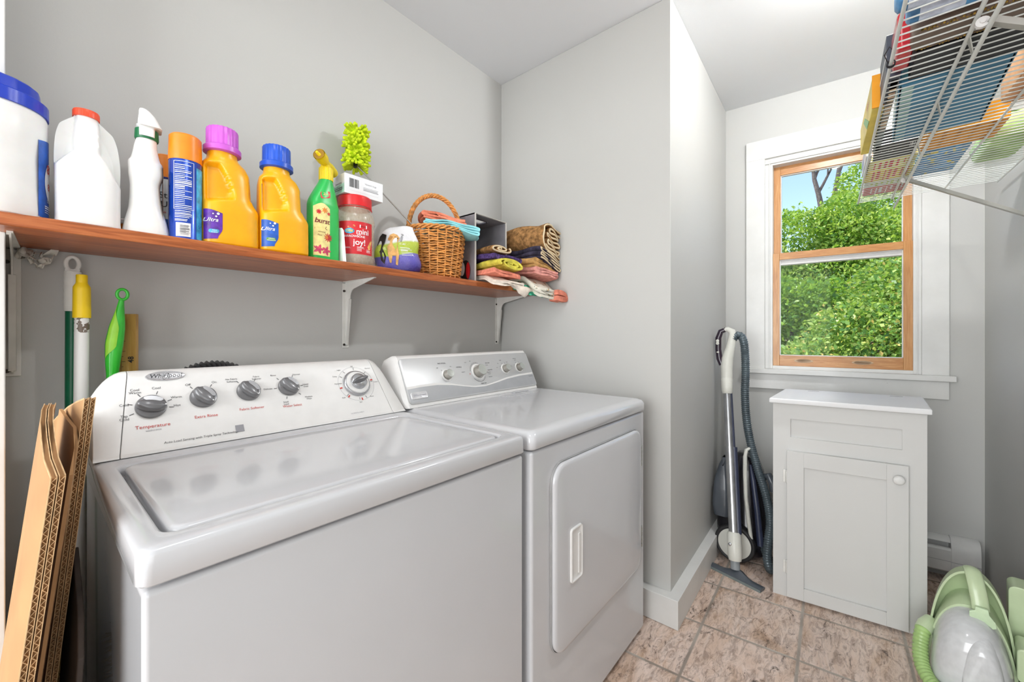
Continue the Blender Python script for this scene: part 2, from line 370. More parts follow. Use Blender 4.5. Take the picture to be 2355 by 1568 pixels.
def shrub(name, label, cat, base, blobs, n, size, mt, seed, stems=4, group=None):
    t = thing(name, label, cat, base, group=group); rnd = random.Random(seed)
    q, n = foliage(blobs, n, size, seed)
    me = bpy.data.meshes.new('foliage'); b = np.array(base); q = q-b
    me.vertices.add(len(q)); me.vertices.foreach_set('co', q.ravel()); me.loops.add(n*4); me.loops.foreach_set('vertex_index', np.arange(n*4))
    me.polygons.add(n); me.polygons.foreach_set('loop_start', np.arange(n)*4); me.update(calc_edges=True); me.materials.append(mt)
    o = bpy.data.objects.new('foliage', me); C.objects.link(o); o.parent = t
    s_ = MB()
    for i in range(stems):
        bl = blobs[i % len(blobs)]; e = Vector((bl[0]+rnd.uniform(-.3, .3)*bl[3], bl[1]+rnd.uniform(-.5, .5)*bl[3], bl[2]+.4*bl[4])); a_ = Vector((base[0]+rnd.uniform(-.1, .1), base[1]+rnd.uniform(-.1, .1), base[2]))
        pts = [a_.lerp(e, k/6)+Vector((rnd.uniform(-.04, .04), rnd.uniform(-.04, .04), 0)) for k in range(7)]
        s_.tube(pts, [.03-.0038*k for k in range(7)], 7)
    s_.build('stem', M_bark, t); return t
gz = NT('woodland_ground'); gz.base(gz.ramp(gz.noise(5, 6, .7), [(.35, (84, 74, 62)), (.5, (128, 116, 96)), (.65, (96, 120, 60))])); gz.rough(.9)
m = MB(); nx, ny = 30, 24
def gzh(x, y): return .35+max(0, x-5)*.055+.05*math.sin(x*1.3)*math.cos(y*1.7)
m.add([(2.97+i*1.1, -12+j*1.0, gzh(2.97+i*1.1, -12+j)) for j in range(ny+1) for i in range(nx+1)], [(j*(nx+1)+i, j*(nx+1)+i+1, (j+1)*(nx+1)+i+1, (j+1)*(nx+1)+i) for j in range(ny) for i in range(nx)])
struct(m.build('ground', gz.m))
shrub('sumac_shrub', 'broad light green shrub with yellow tips, nearest outside the window', 'shrub', (7.0, -.2, gzh(7, -.2)), [(7, -.25, 1.0, .75, .62), (7.3, -.75, 1.35, .7, .75), (6.7, .3, .78, .5, .3), (7.7, -.5, 1.7, .5, .5)], 26000, .062, ML[2], 3)
shrub('leafy_bush', 'dark green bush behind left of the yellow-tipped shrub outside', 'shrub', (8.9, .9, gzh(8.9, .9)), [(8.9, .85, 1.35, .85, .75), (9.1, 1.6, 1.5, .8, .8), (9.0, .3, 1.5, .6, .6)], 15000, .075, ML[0], 5)
shrub('young_maple', 'bright green bushy young tree rising in the middle of the window view', 'tree', (10.9, .1, gzh(10.9, .1)), [(10.9, .2, 2.3, .9, .8), (11.0, -.5, 2.7, .8, .95), (11.0, .95, 2.1, .75, .7), (10.8, .0, 3.1, .55, .5), (11.0, .95, 3.2, .85, .7), (11.0, .1, 3.6, .5, .45)], 34000, .08, ML[1], 8)
shrub('dense_tree', 'dense green tree standing right of the young tree outside', 'tree', (13.0, -1.3, gzh(13.0, -1.3)), [(13.0, -1.2, 2.6, 1.1, 1.4), (13.1, -.5, 3.9, .9, 1.0), (13.0, -1.8, 4.6, 1.1, 1.1), (13.4, -.3, 4.9, .6, .6)], 22000, .085, ML[1], 12)
shrub('hedge_bush', 'wide dark bush closing the gap at the back of the yard', 'shrub', (17.5, .6, gzh(17.5, .6)), [(17.5, .9, 2.2, 1.6, 1.5), (17.5, -1.2, 2.3, 1.6, 1.5), (17.7, 2.8, 2.4, 1.5, 1.6)], 17000, .1, ML[0], 14)
# bare forked tree at upper left of the view
t = thing('forked_tree', 'grey-trunked tree with bare forked branches against the sky', 'tree', (15.2, 1.1, gzh(15.2, 1.1)))
m = MB(); rr = random.Random(4)
def branch(p, d, L, r, dep):
    pts = [p]; 
    for k in range(5):
        d = (d+Vector((rr.uniform(-.12, .12), rr.uniform(-.14, .14), rr.uniform(-.02, .08)))).normalized(); pts.append(pts[-1]+d*L/5)
    m.tube(pts, [r*(1-.11*k) for k in range(6)], 7)
    if dep:
        for k in range(3): branch(pts[2+k], (d+Vector((rr.uniform(-.5, .5), rr.uniform(-.9, .9), rr.uniform(-.1, .5)))).normalized(), L*.62, r*.5, dep-1)
    else: TIPS.append(pts[-1])
TIPS = []
branch(Vector((15.2, 1.1, gzh(15.2, 1.1))), Vector((0, .0, 1)), 3.6, .12, 0); top = TIPS.pop()
branch(top, Vector((0, .18, 1)).normalized(), 2.3, .085, 2); branch(top, Vector((0, -.42, 1)).normalized(), 2.6, .08, 2)
m.build('trunk', M_bark, t)
q, n = foliage([(p.x, p.y, p.z, .5, .35) for p in TIPS], 9000, .08, 21)
me = bpy.data.meshes.new('foliage'); q = q-np.array(t.location); me.vertices.add(len(q)); me.vertices.foreach_set('co', q.ravel()); me.loops.add(n*4); me.loops.foreach_set('vertex_index', np.arange(n*4)); me.polygons.add(n); me.polygons.foreach_set('loop_start', np.arange(n)*4); me.update(calc_edges=True); me.materials.append(ML[1])
o = bpy.data.objects.new('foliage', me); C.objects.link(o); o.parent = t

m = MB()
for q in ((-.72, -.60, .28, 2.30), (1.30, 1.42, .28, 2.30), (-.60, 1.30, .28, .36), (-.60, 1.30, 2.22, 2.30)): m.box(-2.2, -2.165, *q)
o = struct(m.build('fill_light_frame', M_trim, bevel=.003))  # frame made up round the hall fill light, solid wall behind
m = MB()
for q in ((-1.75, -1.65, .25, 2.25), (-.25, -.15, .25, 2.25), (-1.65, -.25, .25, .33), (-1.65, -.25, 2.17, 2.25)): m.box(q[0], q[1], -1.6, -1.57, q[2], q[3])
struct(m.build('side_fill_frame', M_trim, bevel=.003))  # made-up frame round the side fill light, no opening in the wall

# ---------------------------------------------------------------- ceiling lights (the room's own lamp and an added fill lamp)
def fixture(loc, r, label):
    t = thing('ceiling_light', label, 'ceiling light', (loc[0], loc[1], ZC))
    m = MB(); m.lathe([(r+.02, ZC), (r+.025, ZC-.006), (r+.02, ZC-.017), (r+.002, ZC-.020)], loc[0], loc[1], 40); m.build('base', M_plastic_w, t)
    s = NT('lit_diffuser'); s.base((240, 240, 236)); s.b.inputs['Emission Color'].default_value = (1, .98, .95, 1); s.b.inputs['Emission Strength'].default_value = 3.0
    m = MB(); m.lathe([(r, ZC-.020), (r*.96, ZC-.025), (r*.8, ZC-.030), (r*.5, ZC-.032), (.01, ZC-.033)], loc[0], loc[1], 40); m.build('diffuser', s.m, t)
fixture((1.70, -.10), .13, 'round white flush ceiling light above the laundry room floor')
fixture((.22, .40), .14, 'round white flush fitting for the added fill lamp, above the camera')
# ---------------------------------------------------------------- washing machine
SX0, SX1 = .0775, .7815; YF = .607; YBK = 1.27
def inkmat(name, c, rough=.5): return mat(name, c, rough, var=.02)
M_ink = inkmat('black_ink', (30, 30, 34)); M_red = inkmat('red_ink', (200, 60, 50)); M_grey = inkmat('grey_ink', (150, 150, 155)); M_whiteink = inkmat('white_ink', (240, 240, 240))
wm = thing('washing_machine', 'white top-loading washer, left of the two machines, with five round dials', 'washing machine', (.43, .94, 0))
m = MB(); m.box(SX0+.006, SX1-.004, YF+.006, YBK, .012, .836)
m.box(SX0+.02, SX1-.02, YF+.02, YBK-.02, .83, .846)
for x in (SX0+.05, SX1-.05):
    for y in (YF+.06, YBK-.06): m.lathe([(.02, 0), (.02, .014)], x, y, 12)
m.build('cabinet', M_enamel, wm, bevel=.008, seg=4)
def ring(x0, x1, y0, y1, z, r, n=5):
    return [(p[0], p[1], z) for p in rrect(x1-x0, y1-y0, r, n, (x0+x1)/2, (y0+y1)/2)]
DT = .8855; hx0, hx1, hy0, hy1 = .109, .742, .648, 1.052
m = MB()
m.loft([ring(SX0+.004, SX1-.002, YF+.004, YBK, .842, .012), ring(SX0, SX1, YF, YBK, .846, .014), ring(SX0+.001, SX1-.001, YF+.001, YBK, DT-.009, .016),
        ring(SX0+.0025, SX1-.002, YF+.0025, YBK-.003, DT-.004, .016), ring(SX0+.007, SX1-.006, YF+.007, YBK-.01, DT-.0012, .016), ring(SX0+.016, SX1-.012, YF+.018, YBK-.01, DT, .016),
        ring(hx0-.006, hx1+.006, hy0-.006, hy1+.006, DT, .024), ring(hx0-.002, hx1+.002, hy0-.002, hy1+.002, DT-.002, .022), ring(hx0, hx1, hy0, hy1, DT-.008, .022), ring(hx0, hx1, hy0, hy1, DT-.022, .022)])
m.build('top_deck', M_enamel, wm, sharp=50)
m = MB(); L0, L1, K0, K1 = hx0+.007, hx1-.006, hy0+.007, hy1-.004
m.loft([ring(L0, L1, K0, K1, DT-.0215, .02), ring(L0, L1, K0, K1, DT-.007, .02), ring(L0+.002, L1-.002, K0+.002, K1-.002, DT-.003, .02), ring(L0+.008, L1-.008, K0+.008, K1-.006, DT-.0012, .02),
        ring(L0+.05, L1-.05, K0+.05, K1-.05, DT-.0006, .02)])
def scoop(x, y, z):      # finger recess along the front of the lid
    k = max(0, 1-abs(x-.47)/.16); k = k*k*(3-2*k); g = max(0, 1-(y-K0)/.03)
    return (x, y+.010*k*g, z-.004*k*g)
m.map(scoop); m.build('lid', M_enamel, wm, sharp=50)
# console: inclined panel with a rounded top, tapered end caps
PW = Vector((0, 1.095, .887)); UP = Vector((0, .1, .163)).normalized(); NW = Vector((0, -UP.z, UP.y))
def pw(u, v, off=.0008): p = PW+UP*v+NW*off; return (u, p.y, p.z)
def cprof(s, drop=0, back=0):
    P = [(1.092, .887), (1.0935, .8900), (1.0965, .8915), (1.0997, .8940)]
    P += [(1.1819+back*.3, 1.028-drop*.8), (1.187+back*.4, 1.038-drop*.92), (1.196+back*.6, 1.047-drop), (1.21+back*.8, 1.0505-drop), (1.238, 1.048-drop), (1.252, 1.038-drop), (1.26, 1.01-drop), (1.26, .887)]
    return P
def xlerp(z, a, b): return a+(b-a)*max(0, min(1, (z-.887)/.163))
m = MB()
R0 = [(xlerp(z, .1175, .1400), y, z) for y, z in cprof(0)]; R1 = [(xlerp(z, .7345, .7080), y, z) for y, z in cprof(0)]
m.loft([[(x, y, z) for x, y, z in R0], [(x, y, z) for x, y, z in R1]]); m.build('console', M_plastic_w, wm, bevel=.0015, seg=2)
for sgn, bx, tx, ix, jx in ((-1, SX0+.002, .091, .1165, .139), (1, SX1-.003, .7585, .7355, .709)):
    m = MB(); rr_ = []
    for k in range(7):
        t_ = k/6; dr = .0+.050*(t_**2.2); rr_.append([(xlerp(z, ix, jx)*(1-t_)+xlerp(z, bx, tx)*t_, y, z) for y, z in cprof(0, dr, .02*t_)])
    m.loft(rr_); m.build('console_end_cap', M_plastic_w, wm, sharp=50, bevel=.0012, seg=2)
m = MB(); pts = [(.2015+.0352*math.cos(a), .1755+.0118*math.sin(a)) for a in [2*PI*i/40 for i in range(40)]]
m.loft([[pw(*p, .0) for p in pts], [pw(.2015+(p[0]-.2015)*.97, .1755+(p[1]-.1755)*.94, .003) for p in pts], [pw(.2015+(p[0]-.2015)*.86, .1755+(p[1]-.1755)*.74, .0022) for p in pts]])
bd = m.build('badge', mat('brushed_badge', (196, 197, 200), .25, .6), wm, sharp=70)
m = MB(); put_text(m, 'Whirlpool', lambda a, b: pw(a, b, .0027), .2015, .1755, .0135, shear=.25); m.tube([pw(.2015+.012*math.cos(a)*.35+.004*math.sin(a), .1755+.0075*math.sin(a)-.001, .0027) for a in [2*PI*i/20 for i in range(20)]], .00022, 4, closed=True); m.build('badge_lettering', M_ink, bd, smooth=False)
M_knobg = mat('knob_grey', (112, 112, 114), .28, .25, coat=.3); M_knobs = mat('knob_silver_face', (188, 190, 193), .2, .7)
def disc(fn, u, v, prof, n=40):
    return [[fn(u+r*math.cos(2*PI*i/n), v+r*math.sin(2*PI*i/n), h) for i in range(n)] for r, h in prof]
def dial(u, v, r, ang, fn=pw, parent=wm, big=False):
    m = MB()
    if not big:
        m.loft(disc(fn, u, v, [(r, 0), (r, .004), (r*.97, .0065), (r*.84, .0075)])); k = m.build('dial', M_knobg, parent, sharp=50)
        c, s = math.cos(ang), math.sin(ang)
        def body(w_, ln, h): return [fn(u+c*a-s*b, v+s*a+c*b, h) for a, b in [(ln*math.cos(t), w_*math.sin(t)*(1 if math.sin(t) > 0 else .8)) for t in [2*PI*i/28 for i in range(28)]]]
        m = MB(); m.loft([body(r*.62, r*.98, .005), body(r*.56, r*.96, .013), body(r*.46, r*.9, .0185), body(r*.28, r*.8, .0205)]); m.build('dial_grip', M_knobg, k, sharp=60)
        m = MB(); m.loft([[fn(u-s*r*.0+c*a-s*(b-r*.42), v+s*a+c*(b-r*.42), h) for a, b in [(r*.62*math.cos(t), r*.24*math.sin(t)) for t in [2*PI*i/24 for i in range(24)]]] for h in (.006, .0195)]); m.build('dial_face', M_knobs, k, sharp=60)
        m = MB(); q = [(-r*.9, -r*.05), (-r*.55, -r*.05), (-r*.55, r*.05), (-r*.9, r*.05)]; m.add([fn(u+c*a-s*b, v+s*a+c*b, .0205) for a, b in q], [(0, 1, 2, 3)]); m.build('dial_pointer', M_whiteink, k, smooth=False)
    else:
        m.loft(disc(fn, u, v, [(r, 0), (r, .006), (r*.95, .009), (r*.86, .0095)])); k = m.build('dial', M_knobs, parent, sharp=50)
        m = MB(); m.loft(disc(fn, u, v, [(r*.86, .009), (r*.84, .012), (r*.7, .0135)])); m.build('dial_skirt', M_plastic_w, k, sharp=50)
        m = MB(); m.loft(disc(fn, u, v, [(r*.6, .013), (r*.58, .022), (r*.5, .0245)])); m.build('dial_hub', M_knobs, k, sharp=50)
        c, s = math.cos(ang), math.sin(ang)
        def body(w_, ln, h): return [fn(u+c*a-s*b, v+s*a+c*b, h) for a, b in [(ln*math.cos(t), w_*math.sin(t)) for t in [2*PI*i/28 for i in range(28)]]]
        m = MB(); m.loft([body(r*.2, r*.62, .022), body(r*.18, r*.6, .034), body(r*.1, r*.5, .037)]); m.build('dial_grip', M_knobg, k, sharp=60)
    return k
DIALS = [(u, dial(u, v, r, a, big=r > .03)) for u, v, r, a in ((.1710, .1035, .0262, 2.9), (.2637, .1145, .0260, 2.2), (.3568, .1197, .0262, 2.2), (.4516, .1216, .0262, 2.3), (.6435, .1112, .041, .25))]
mk = MB(); mr = MB(); mg = MB()
def tick(mb, u, v, a, r0, r1, w_=.0006):
    c, s = math.cos(a), math.sin(a); mb.add([pw(u+c*x-s*y, v+s*x+c*y) for x, y in ((r0, -w_), (r1, -w_), (r1, w_), (r0, w_))], [(0, 1, 2, 3)])
def lab(mb, tx, u, v, size=.0075, **k): put_text(mb, tx, pw, u, v, size, **k)
for a in (2.85, 2.1, 1.2, .35, -.15, -2.75): tick(mk, .171, .1035, a, .030, .038)
for tx, u, v in (('Cold', .1295, .113), ('Cool', .148, .146), ('Warm', .148, .1395), ('Cool', .183, .147), ('Warm', .215, .121), ('Hot', .2145, .101), ('Tap', .128, .088), ('Cold', .128, .081)): lab(mk, tx, u, v)
for cx, cy in ((.2637, .1145), (.3568, .1197)):
    for a in (2.2, 1.0): tick(mk, cx, cy, a, .030, .037)
lab(mk, 'Off', .2385, .149); lab(mk, 'On', .289, .151); lab(mk, 'No Fabric', .325, .1555, .0062); lab(mk, 'Softener', .325, .149, .0062); lab(mk, 'Fabric', .380, .158, .0062); lab(mk, 'Softener', .380, .1515, .0062)
for a in (2.3, 1.1, 0, -.8, -1.9, 3.2): tick(mk, .4516, .1216, a, .030, .037)
for tx, u, v in (('Rinse', .420, .158), ('Normal', .478, .156), ('Heavy', .496, .124), ('Duty', .496, .118), ('Medium', .496, .086), ('Wash', .496, .080), ('Small', .436, .078), ('Load', .436, .072), ('Delicate', .401, .120)): lab(mk, tx, u, v, .0062)
for i, a in enumerate((1.5, .75, .05, -1.2, -1.65, -2.4, 3.05, 2.6, 2.2)): tick(mk, .6435, .1112, a, .046, .054)
for tx, u, v in (('Off', .6435, .170), ('Normal', .694, .160), ('Cotton', .708, .111), ('Rinse', .680, .064), ('Spin', .640, .050), ('Soak', .592, .070), ('Heavy', .583, .116), ('Delay', .583, .14), ('Light', .600, .160)): lab(mk, tx, u, v, .0055)
for a in (.15, -1.5, -2.3, -2.95):
    c, s = math.cos(a), math.sin(a); mr.add([pw(.6435+c*x-s*y, .1112+s*x+c*y) for x, y in ((.048, -.002), (.056, -.002), (.056, .002), (.048, .002))], [(0, 1, 2, 3)])
for tx, u, v, z in (('Temperature', .171, .0595, .0105), ('Extra Rinse', .2637, .0668, .0095), ('Fabric Softener', .3568, .0722, .0088), ('Water Select', .4500, .0660, .0088)): lab(mr, tx, u, v, z)
lab(mg, 'wash/rinse', .171, .0505, .006); lab(mk, 'Auto Load Sensing with Triple Spray Technology', .252, .0185, .0068, shear=.15)
lab(mg, 'ULTIMATE CARE II', .62, .018, .005)
mg.add([pw(a, b) for a, b in ((.315, .017), (.332, .017), (.332, .034), (.315, .034))], [(0, 1, 2, 3)])
put_text(mk, 'energy', lambda a, b: pw(a, b, .0007), .3235, .024, .0048)
ring_ = lambda u, v, r0, r1: mg.add([pw(u+r*math.cos(2*PI*i/48), v+r*math.sin(2*PI*i/48), .0002) for r in (r0, r1) for i in range(48)], [(i, (i+1) % 48, 48+(i+1) % 48, 48+i) for i in range(48)])
ring_(.6435, .1112, .0555, .0561)
def by_dial(mb, mt, parents, root, lb=None):      # lettering goes with the dial it stands round; the rest with the console
    groups = {}
    for f in mb.f:
        x = sum(mb.v[i][0] for i in f)/len(f); z = sum(mb.v[i][2] for i in f)/len(f)
        k = min(range(len(parents)), key=lambda i: abs(parents[i][0]-x)); k = k if abs(parents[k][0]-x) < .08 and z > .923 else -1
        groups.setdefault(k, []).append(f)
    for k, fs in groups.items():
        ids = sorted({i for f in fs for i in f}); mp = {i: j for j, i in enumerate(ids)}; q = MB(); q.add([mb.v[i] for i in ids], [tuple(mp[i] for i in f) for f in fs])
        o = q.build('printed_lettering', mt, root if k < 0 else parents[k][1], smooth=False)
        if lb: o['label'] = lb
by_dial(mk, M_ink, DIALS, wm); by_dial(mr, M_red, DIALS, wm, 'red lettering'); by_dial(mg, M_grey, DIALS, wm, 'grey lettering')

# ---------------------------------------------------------------- dryer
dr = thing('clothes_dryer', 'white front-loading dryer with silver control panel, right of the washer', 'clothes dryer', (1.155, .93, 0))
X0, X1 = .796, 1.512; DF = .600
m = MB(); m.box(X0+.004, X1-.002, DF+.004, YBK, .02, .838); m.box(X0+.02, X1-.02, DF+.02, YBK-.02, .83, .846); m.box(X0+.03, X1-.03, DF+.03, YBK-.03, 0, .03); m.build('cabinet', M_enamel, dr, bevel=.008, seg=4)
m = MB()
m.loft([ring(X0+.004, X1-.001, DF+.004, YBK, .842, .015), ring(X0, X1+.002, DF-.002, YBK, .847, .02), ring(X0, X1+.002, DF-.002, YBK, .872, .02),
        ring(X0+.006, X1-.004, DF+.005, YBK-.003, .883, .02), ring(X0+.018, X1-.016, DF+.02, YBK-.01, .8885, .02), ring(X0+.03, X1-.028, DF+.035, YBK-.02, .8885, .02)])
m.build('top_panel', M_enamel, dr, sharp=50)
m = MB(); m.box(1.20, 1.40, 1.02, 1.085, .8880, .8900); lt = m.build('lint_door', M_enamel, dr, bevel=.001)
m = MB(); m.box(1.29, 1.385, 1.062, 1.08, .8902, .8945); m.build('lint_door_grip', M_enamel, lt, bevel=.002)
# front door with rounded corners and a slot handle
def yz(pts, y): return [(p[0], y, p[1]) for p in pts]
dcx, dcz, dw, dh = 1.169, .531, .572, .508
def dring(g, y, r): return yz(rrect(dw-2*g, dh-2*g, max(.004, r-g), 8, dcx, dcz), y)
m = MB(); m.loft([dring(-.004, DF+.0035, .05), dring(-.002, DF-.001, .05), dring(.002, DF-.001, .05)][:2]+[dring(-.001, DF+.0045, .05)]); m.build('door_gap_shade', mat('door_shadow_gap', (150, 150, 150), .5), dr, sharp=60)  # grey ring colours in the shade of the gap round the door
m = MB(); m.loft([dring(0, DF+.004, .05), dring(0, DF-.006, .05), dring(.003, DF-.010, .05), dring(.012, DF-.0115, .05), dring(.05, DF-.0118, .05)])
dd = m.build('door', M_enamel, dr, sharp=60)
hx, hz, hw, hh = .984, .522, .062, .150
def hring(g, y, r): return yz(rrect(hw-2*g, hh-2*g, max(.002, r-g), 5, hx, hz), y)
m = MB(); m.loft([hring(0, DF-.0115, .01), hring(.001, DF-.017, .01), hring(.004, DF-.0175, .01), hring(.008, DF-.0135, .01), hring(.02, DF-.0130, .01)])
m.box(hx+.010, hx+.019, DF-.0165, DF-.012, hz-.06, hz+.05)
m.build('door_handle', M_plastic_w, dd, sharp=50)
M_hinge = mat('hinge_steel', (170, 172, 168), .35, .8)
for z in (.683, .383):
    m = MB(); m.box(1.456, 1.470, DF-.006, DF+.004, z-.037, z+.037)
    for k in range(5): m.tube([(1.4585, DF-.007, z-.036+k*.0148), (1.4585, DF-.007, z-.036+k*.0148+.0125)], .0036, 10)
    m.build('hinge', M_hinge, dd, bevel=.0006, seg=1)
# console
PD = Vector((0, 1.10, .895)); UD = Vector((0, .07, .148)).normalized(); ND = Vector((0, -UD.z, UD.y))
def pd(u, v, off=.0004): p = PD+UD*v+ND*off; return (u, p.y, p.z)
m = MB()
def dprof(ins, top=0): return [(1.099, .8885), (1.1022+ins, .898), (1.1744, 1.051-top), (1.182, 1.057-top), (1.20, 1.0575-top), (1.235, 1.045-top), (1.25, 1.02-top), (1.255, .8885)]
rg = []
for x, ins, tp in ((.790, .012, .012), (.794, .004, .004), (.800, 0, 0), (1.497, 0, 0), (1.503, .004, .004), (1.507, .012, .012)): rg.append([(x, y+(.006 if ins else 0), z) for y, z in dprof(ins, tp)])
m.loft(rg); m.build('console', M_plastic_w, dr, sharp=40, bevel=.002)
M_silver = mat('silver_panel', (198, 199, 200), .38, .35, var=.02, vscale=4)
def rr_pan(u0, u1, v0, v1, r): return rrect(u1-u0, v1-v0, r, 6, (u0+u1)/2, (v0+v1)/2)
m = MB(); m.loft([[pd(*p, -.002) for p in rr_pan(.801, 1.500, .006, .168, .014)], [pd(*p, .0022) for p in rr_pan(.801, 1.500, .006, .168, .014)], [pd(*p, .0030) for p in rr_pan(.803, 1.498, .008, .166, .013)]])
cp = m.build('control_panel', M_silver, dr, sharp=50)
# curved white wave dividing the panel
wx = [.806, .86, .93, 1.0, 1.06, 1.11, 1.17, 1.24, 1.31, 1.40, 1.494]; wv = [.062, .0655, .0655, .058, .046, .038, .036, .045, .056, .063, .065]
def wave(u): return float(np.interp(u, wx, wv))
us = [.806+(.688)*i/60 for i in range(61)]
m = MB(); n_ = len(us)
th = lambda u: .0022+.0018*math.cos((u-.8)*5)**2
vs = [pd(u, wave(u)-th(u), .0034) for u in us]+[pd(u, wave(u)+th(u), .0034) for u in us]
m.add(vs, [(i, i+1, n_+i+1, n_+i) for i in range(n_-1)]); m.build('panel_wave', M_plastic_w, cp)
m = MB(); vs = [pd(u, .0115, .0033) for u in us]+[pd(u, wave(u)-th(u), .0033) for u in us]
m.add(vs, [(i, i+1, n_+i+1, n_+i) for i in range(n_-1)]); m.build('panel_lower_band', mat('silver_band', (178, 180, 184), .3, .4, var=.02), cp)
m = MB(); m.loft([[pd(*p, h) for p in rr_pan(.812+g, .880-g, .021+g, .046-g, .006)] for g, h in ((0, .003), (.0008, .0062), (.002, .0066), (.0035, .0052))])
bd = m.build('badge', mat('pale_badge', (222, 222, 224), .25, .2), cp, sharp=60)
m = MB(); put_text(m, 'Whirlpool', lambda a, b: pd(a, b, .0057), .846, .0335, .0125, shear=.2); m.build('badge_lettering', mat('badge_grey', (160, 160, 172), .4), bd, smooth=False)
def knob(u, v, r, h):
    m = MB(); m.loft(disc(pd, u, v, [(r*1.42, .003), (r*1.4, .006), (r*1.18, .0068), (r*1.12, .0035)], 40)); k = m.build('dial', M_plastic_w if r < .025 else M_knobs, cp, sharp=50)
    m = MB(); m.loft(disc(pd, u, v, [(r, .003), (r*.97, h-.004), (r*.93, h), (r*.9, h)], 48)); m.build('dial_grip', mat('knob_champagne', (176, 172, 164), .3, .6), k, sharp=50)
    s = MATS.get('spun_metal')
    if not s:
        nt_ = NT('spun_metal'); g = nt_.n('ShaderNodeTexGradient', gradient_type='RADIAL'); nt_.l(nt_.coord('Object'), g.inputs[0]); nt_.base((200, 204, 200)); nt_.b.inputs['Metallic'].default_value = .85; nt_.rough(.26); s = nt_.m; MATS['spun_metal'] = s
    m = MB(); m.loft(disc(pd, u, v, [(r*.9, h-.0005), (r*.88, h+.0012), (r*.3, h+.0004), (.001, h+.0004)], 48)); m.build('dial_cap', s, k, sharp=60)
knob(.990, .0945, .0165, .026); knob(1.152, .0955, .0235, .032); knob(1.318, .097, .0160, .026); knob(1.411, .097, .0160, .026)
mk = MB(); mr = MB(); fpd = lambda a, b: pd(a, b, .0034)
def tickd(u, v, a, r0, r1, w_=.0007): c, s = math.cos(a), math.sin(a); mk.add([fpd(u+c*x-s*y, v+s*x+c*y) for x, y in ((r0, -w_), (r1, -w_), (r1, w_), (r0, w_))], [(0, 1, 2, 3)])
for tx, u, v, z in (('END SIGNAL', .982, .142, .0068), ('Off', .955, .125, .006), ('On', 1.02, .127, .006), ('WRINKLE', 1.060, .122, .0065), ('HEAVY', 1.075, .100, .006), ('Sensor Dry', 1.225, .100, .006), ('Normal', 1.213, .090, .0055), ('Casual', 1.213, .083, .0055), ('Delicate', 1.215, .07, .006), ('TIMED DRY', 1.165, .046, .0062), ('REGULAR', 1.222, .130, .006), ('Heavy', 1.215, .1215, .0055), ('60', 1.127, .143, .006), ('Cool', 1.10, .139, .005),
                    ('TEMP', 1.305, .137, .006), ('Low', 1.285, .125, .005), ('High', 1.345, .128, .005), ('Air', 1.272, .107, .005), ('Med', 1.365, .108, .005), ('WRINKLE', 1.402, .141, .005), ('Guard', 1.404, .134, .005), ('Centennial', 1.475, .052, .0068)): put_text(mk, tx, fpd, u, v, z)
for a in [PI/2+.15*k for k in range(-2, 10)]: tickd(1.152, .0955, a, .036, .042)
for cu in (1.318, 1.411):
    for a in (.6, 1.2, 1.9, 2.6): tickd(cu, .097, a, .025, .030)
for a in (2.3, .9): tickd(.990, .0945, a, .025, .030)
arc = [(-2.5+1.9*i/20) for i in range(21)]
mk.add([fpd(1.152+r*math.cos(a), .0955+r*math.sin(a)) for r in (.0395, .0408) for a in arc], [(i, i+1, 21+i+1, 21+i) for i in range(20)])
mr.add([fpd(a, b) for a, b in ((1.104, .089), (1.110, .089), (1.107, .094))], [(0, 1, 2)])
mk.build('printed_lettering', M_ink, cp, smooth=False); mr.build('printed_lettering', M_red, cp, smooth=False)['label'] = 'red triangle mark'
# dryer duct behind the washer
t = thing('dryer_duct', 'black corrugated duct hose rising behind the washer console', 'duct', (.33, 1.345, 0))
m = MB(); pts = [(.33+.001*k, 1.345, .02) for k in (0,)] 
pth = []
for k in range(160):
    s_ = k/159
    if s_ < .55: pth.append(Vector((.215, 1.352, .45+s_/.55*.47)))
    else:
        a = (s_-.55)/.45*PI; pth.append(Vector((.215+.085-.085*math.cos(a)+.0, 1.352, .92+.088*math.sin(a))))
pth += [Vector((.385, 1.352, .92-.47*k/60)) for k in range(1, 61)]
pth = [p+Vector((.030, 0, 0)) for p in pth]
m.tube(pth, [.052 if k % 2 else .046 for k in range(len(pth))], 20); m.build('corrugated_hose', mat('black_duct', (52, 52, 54), .35, .2), t, sharp=80)
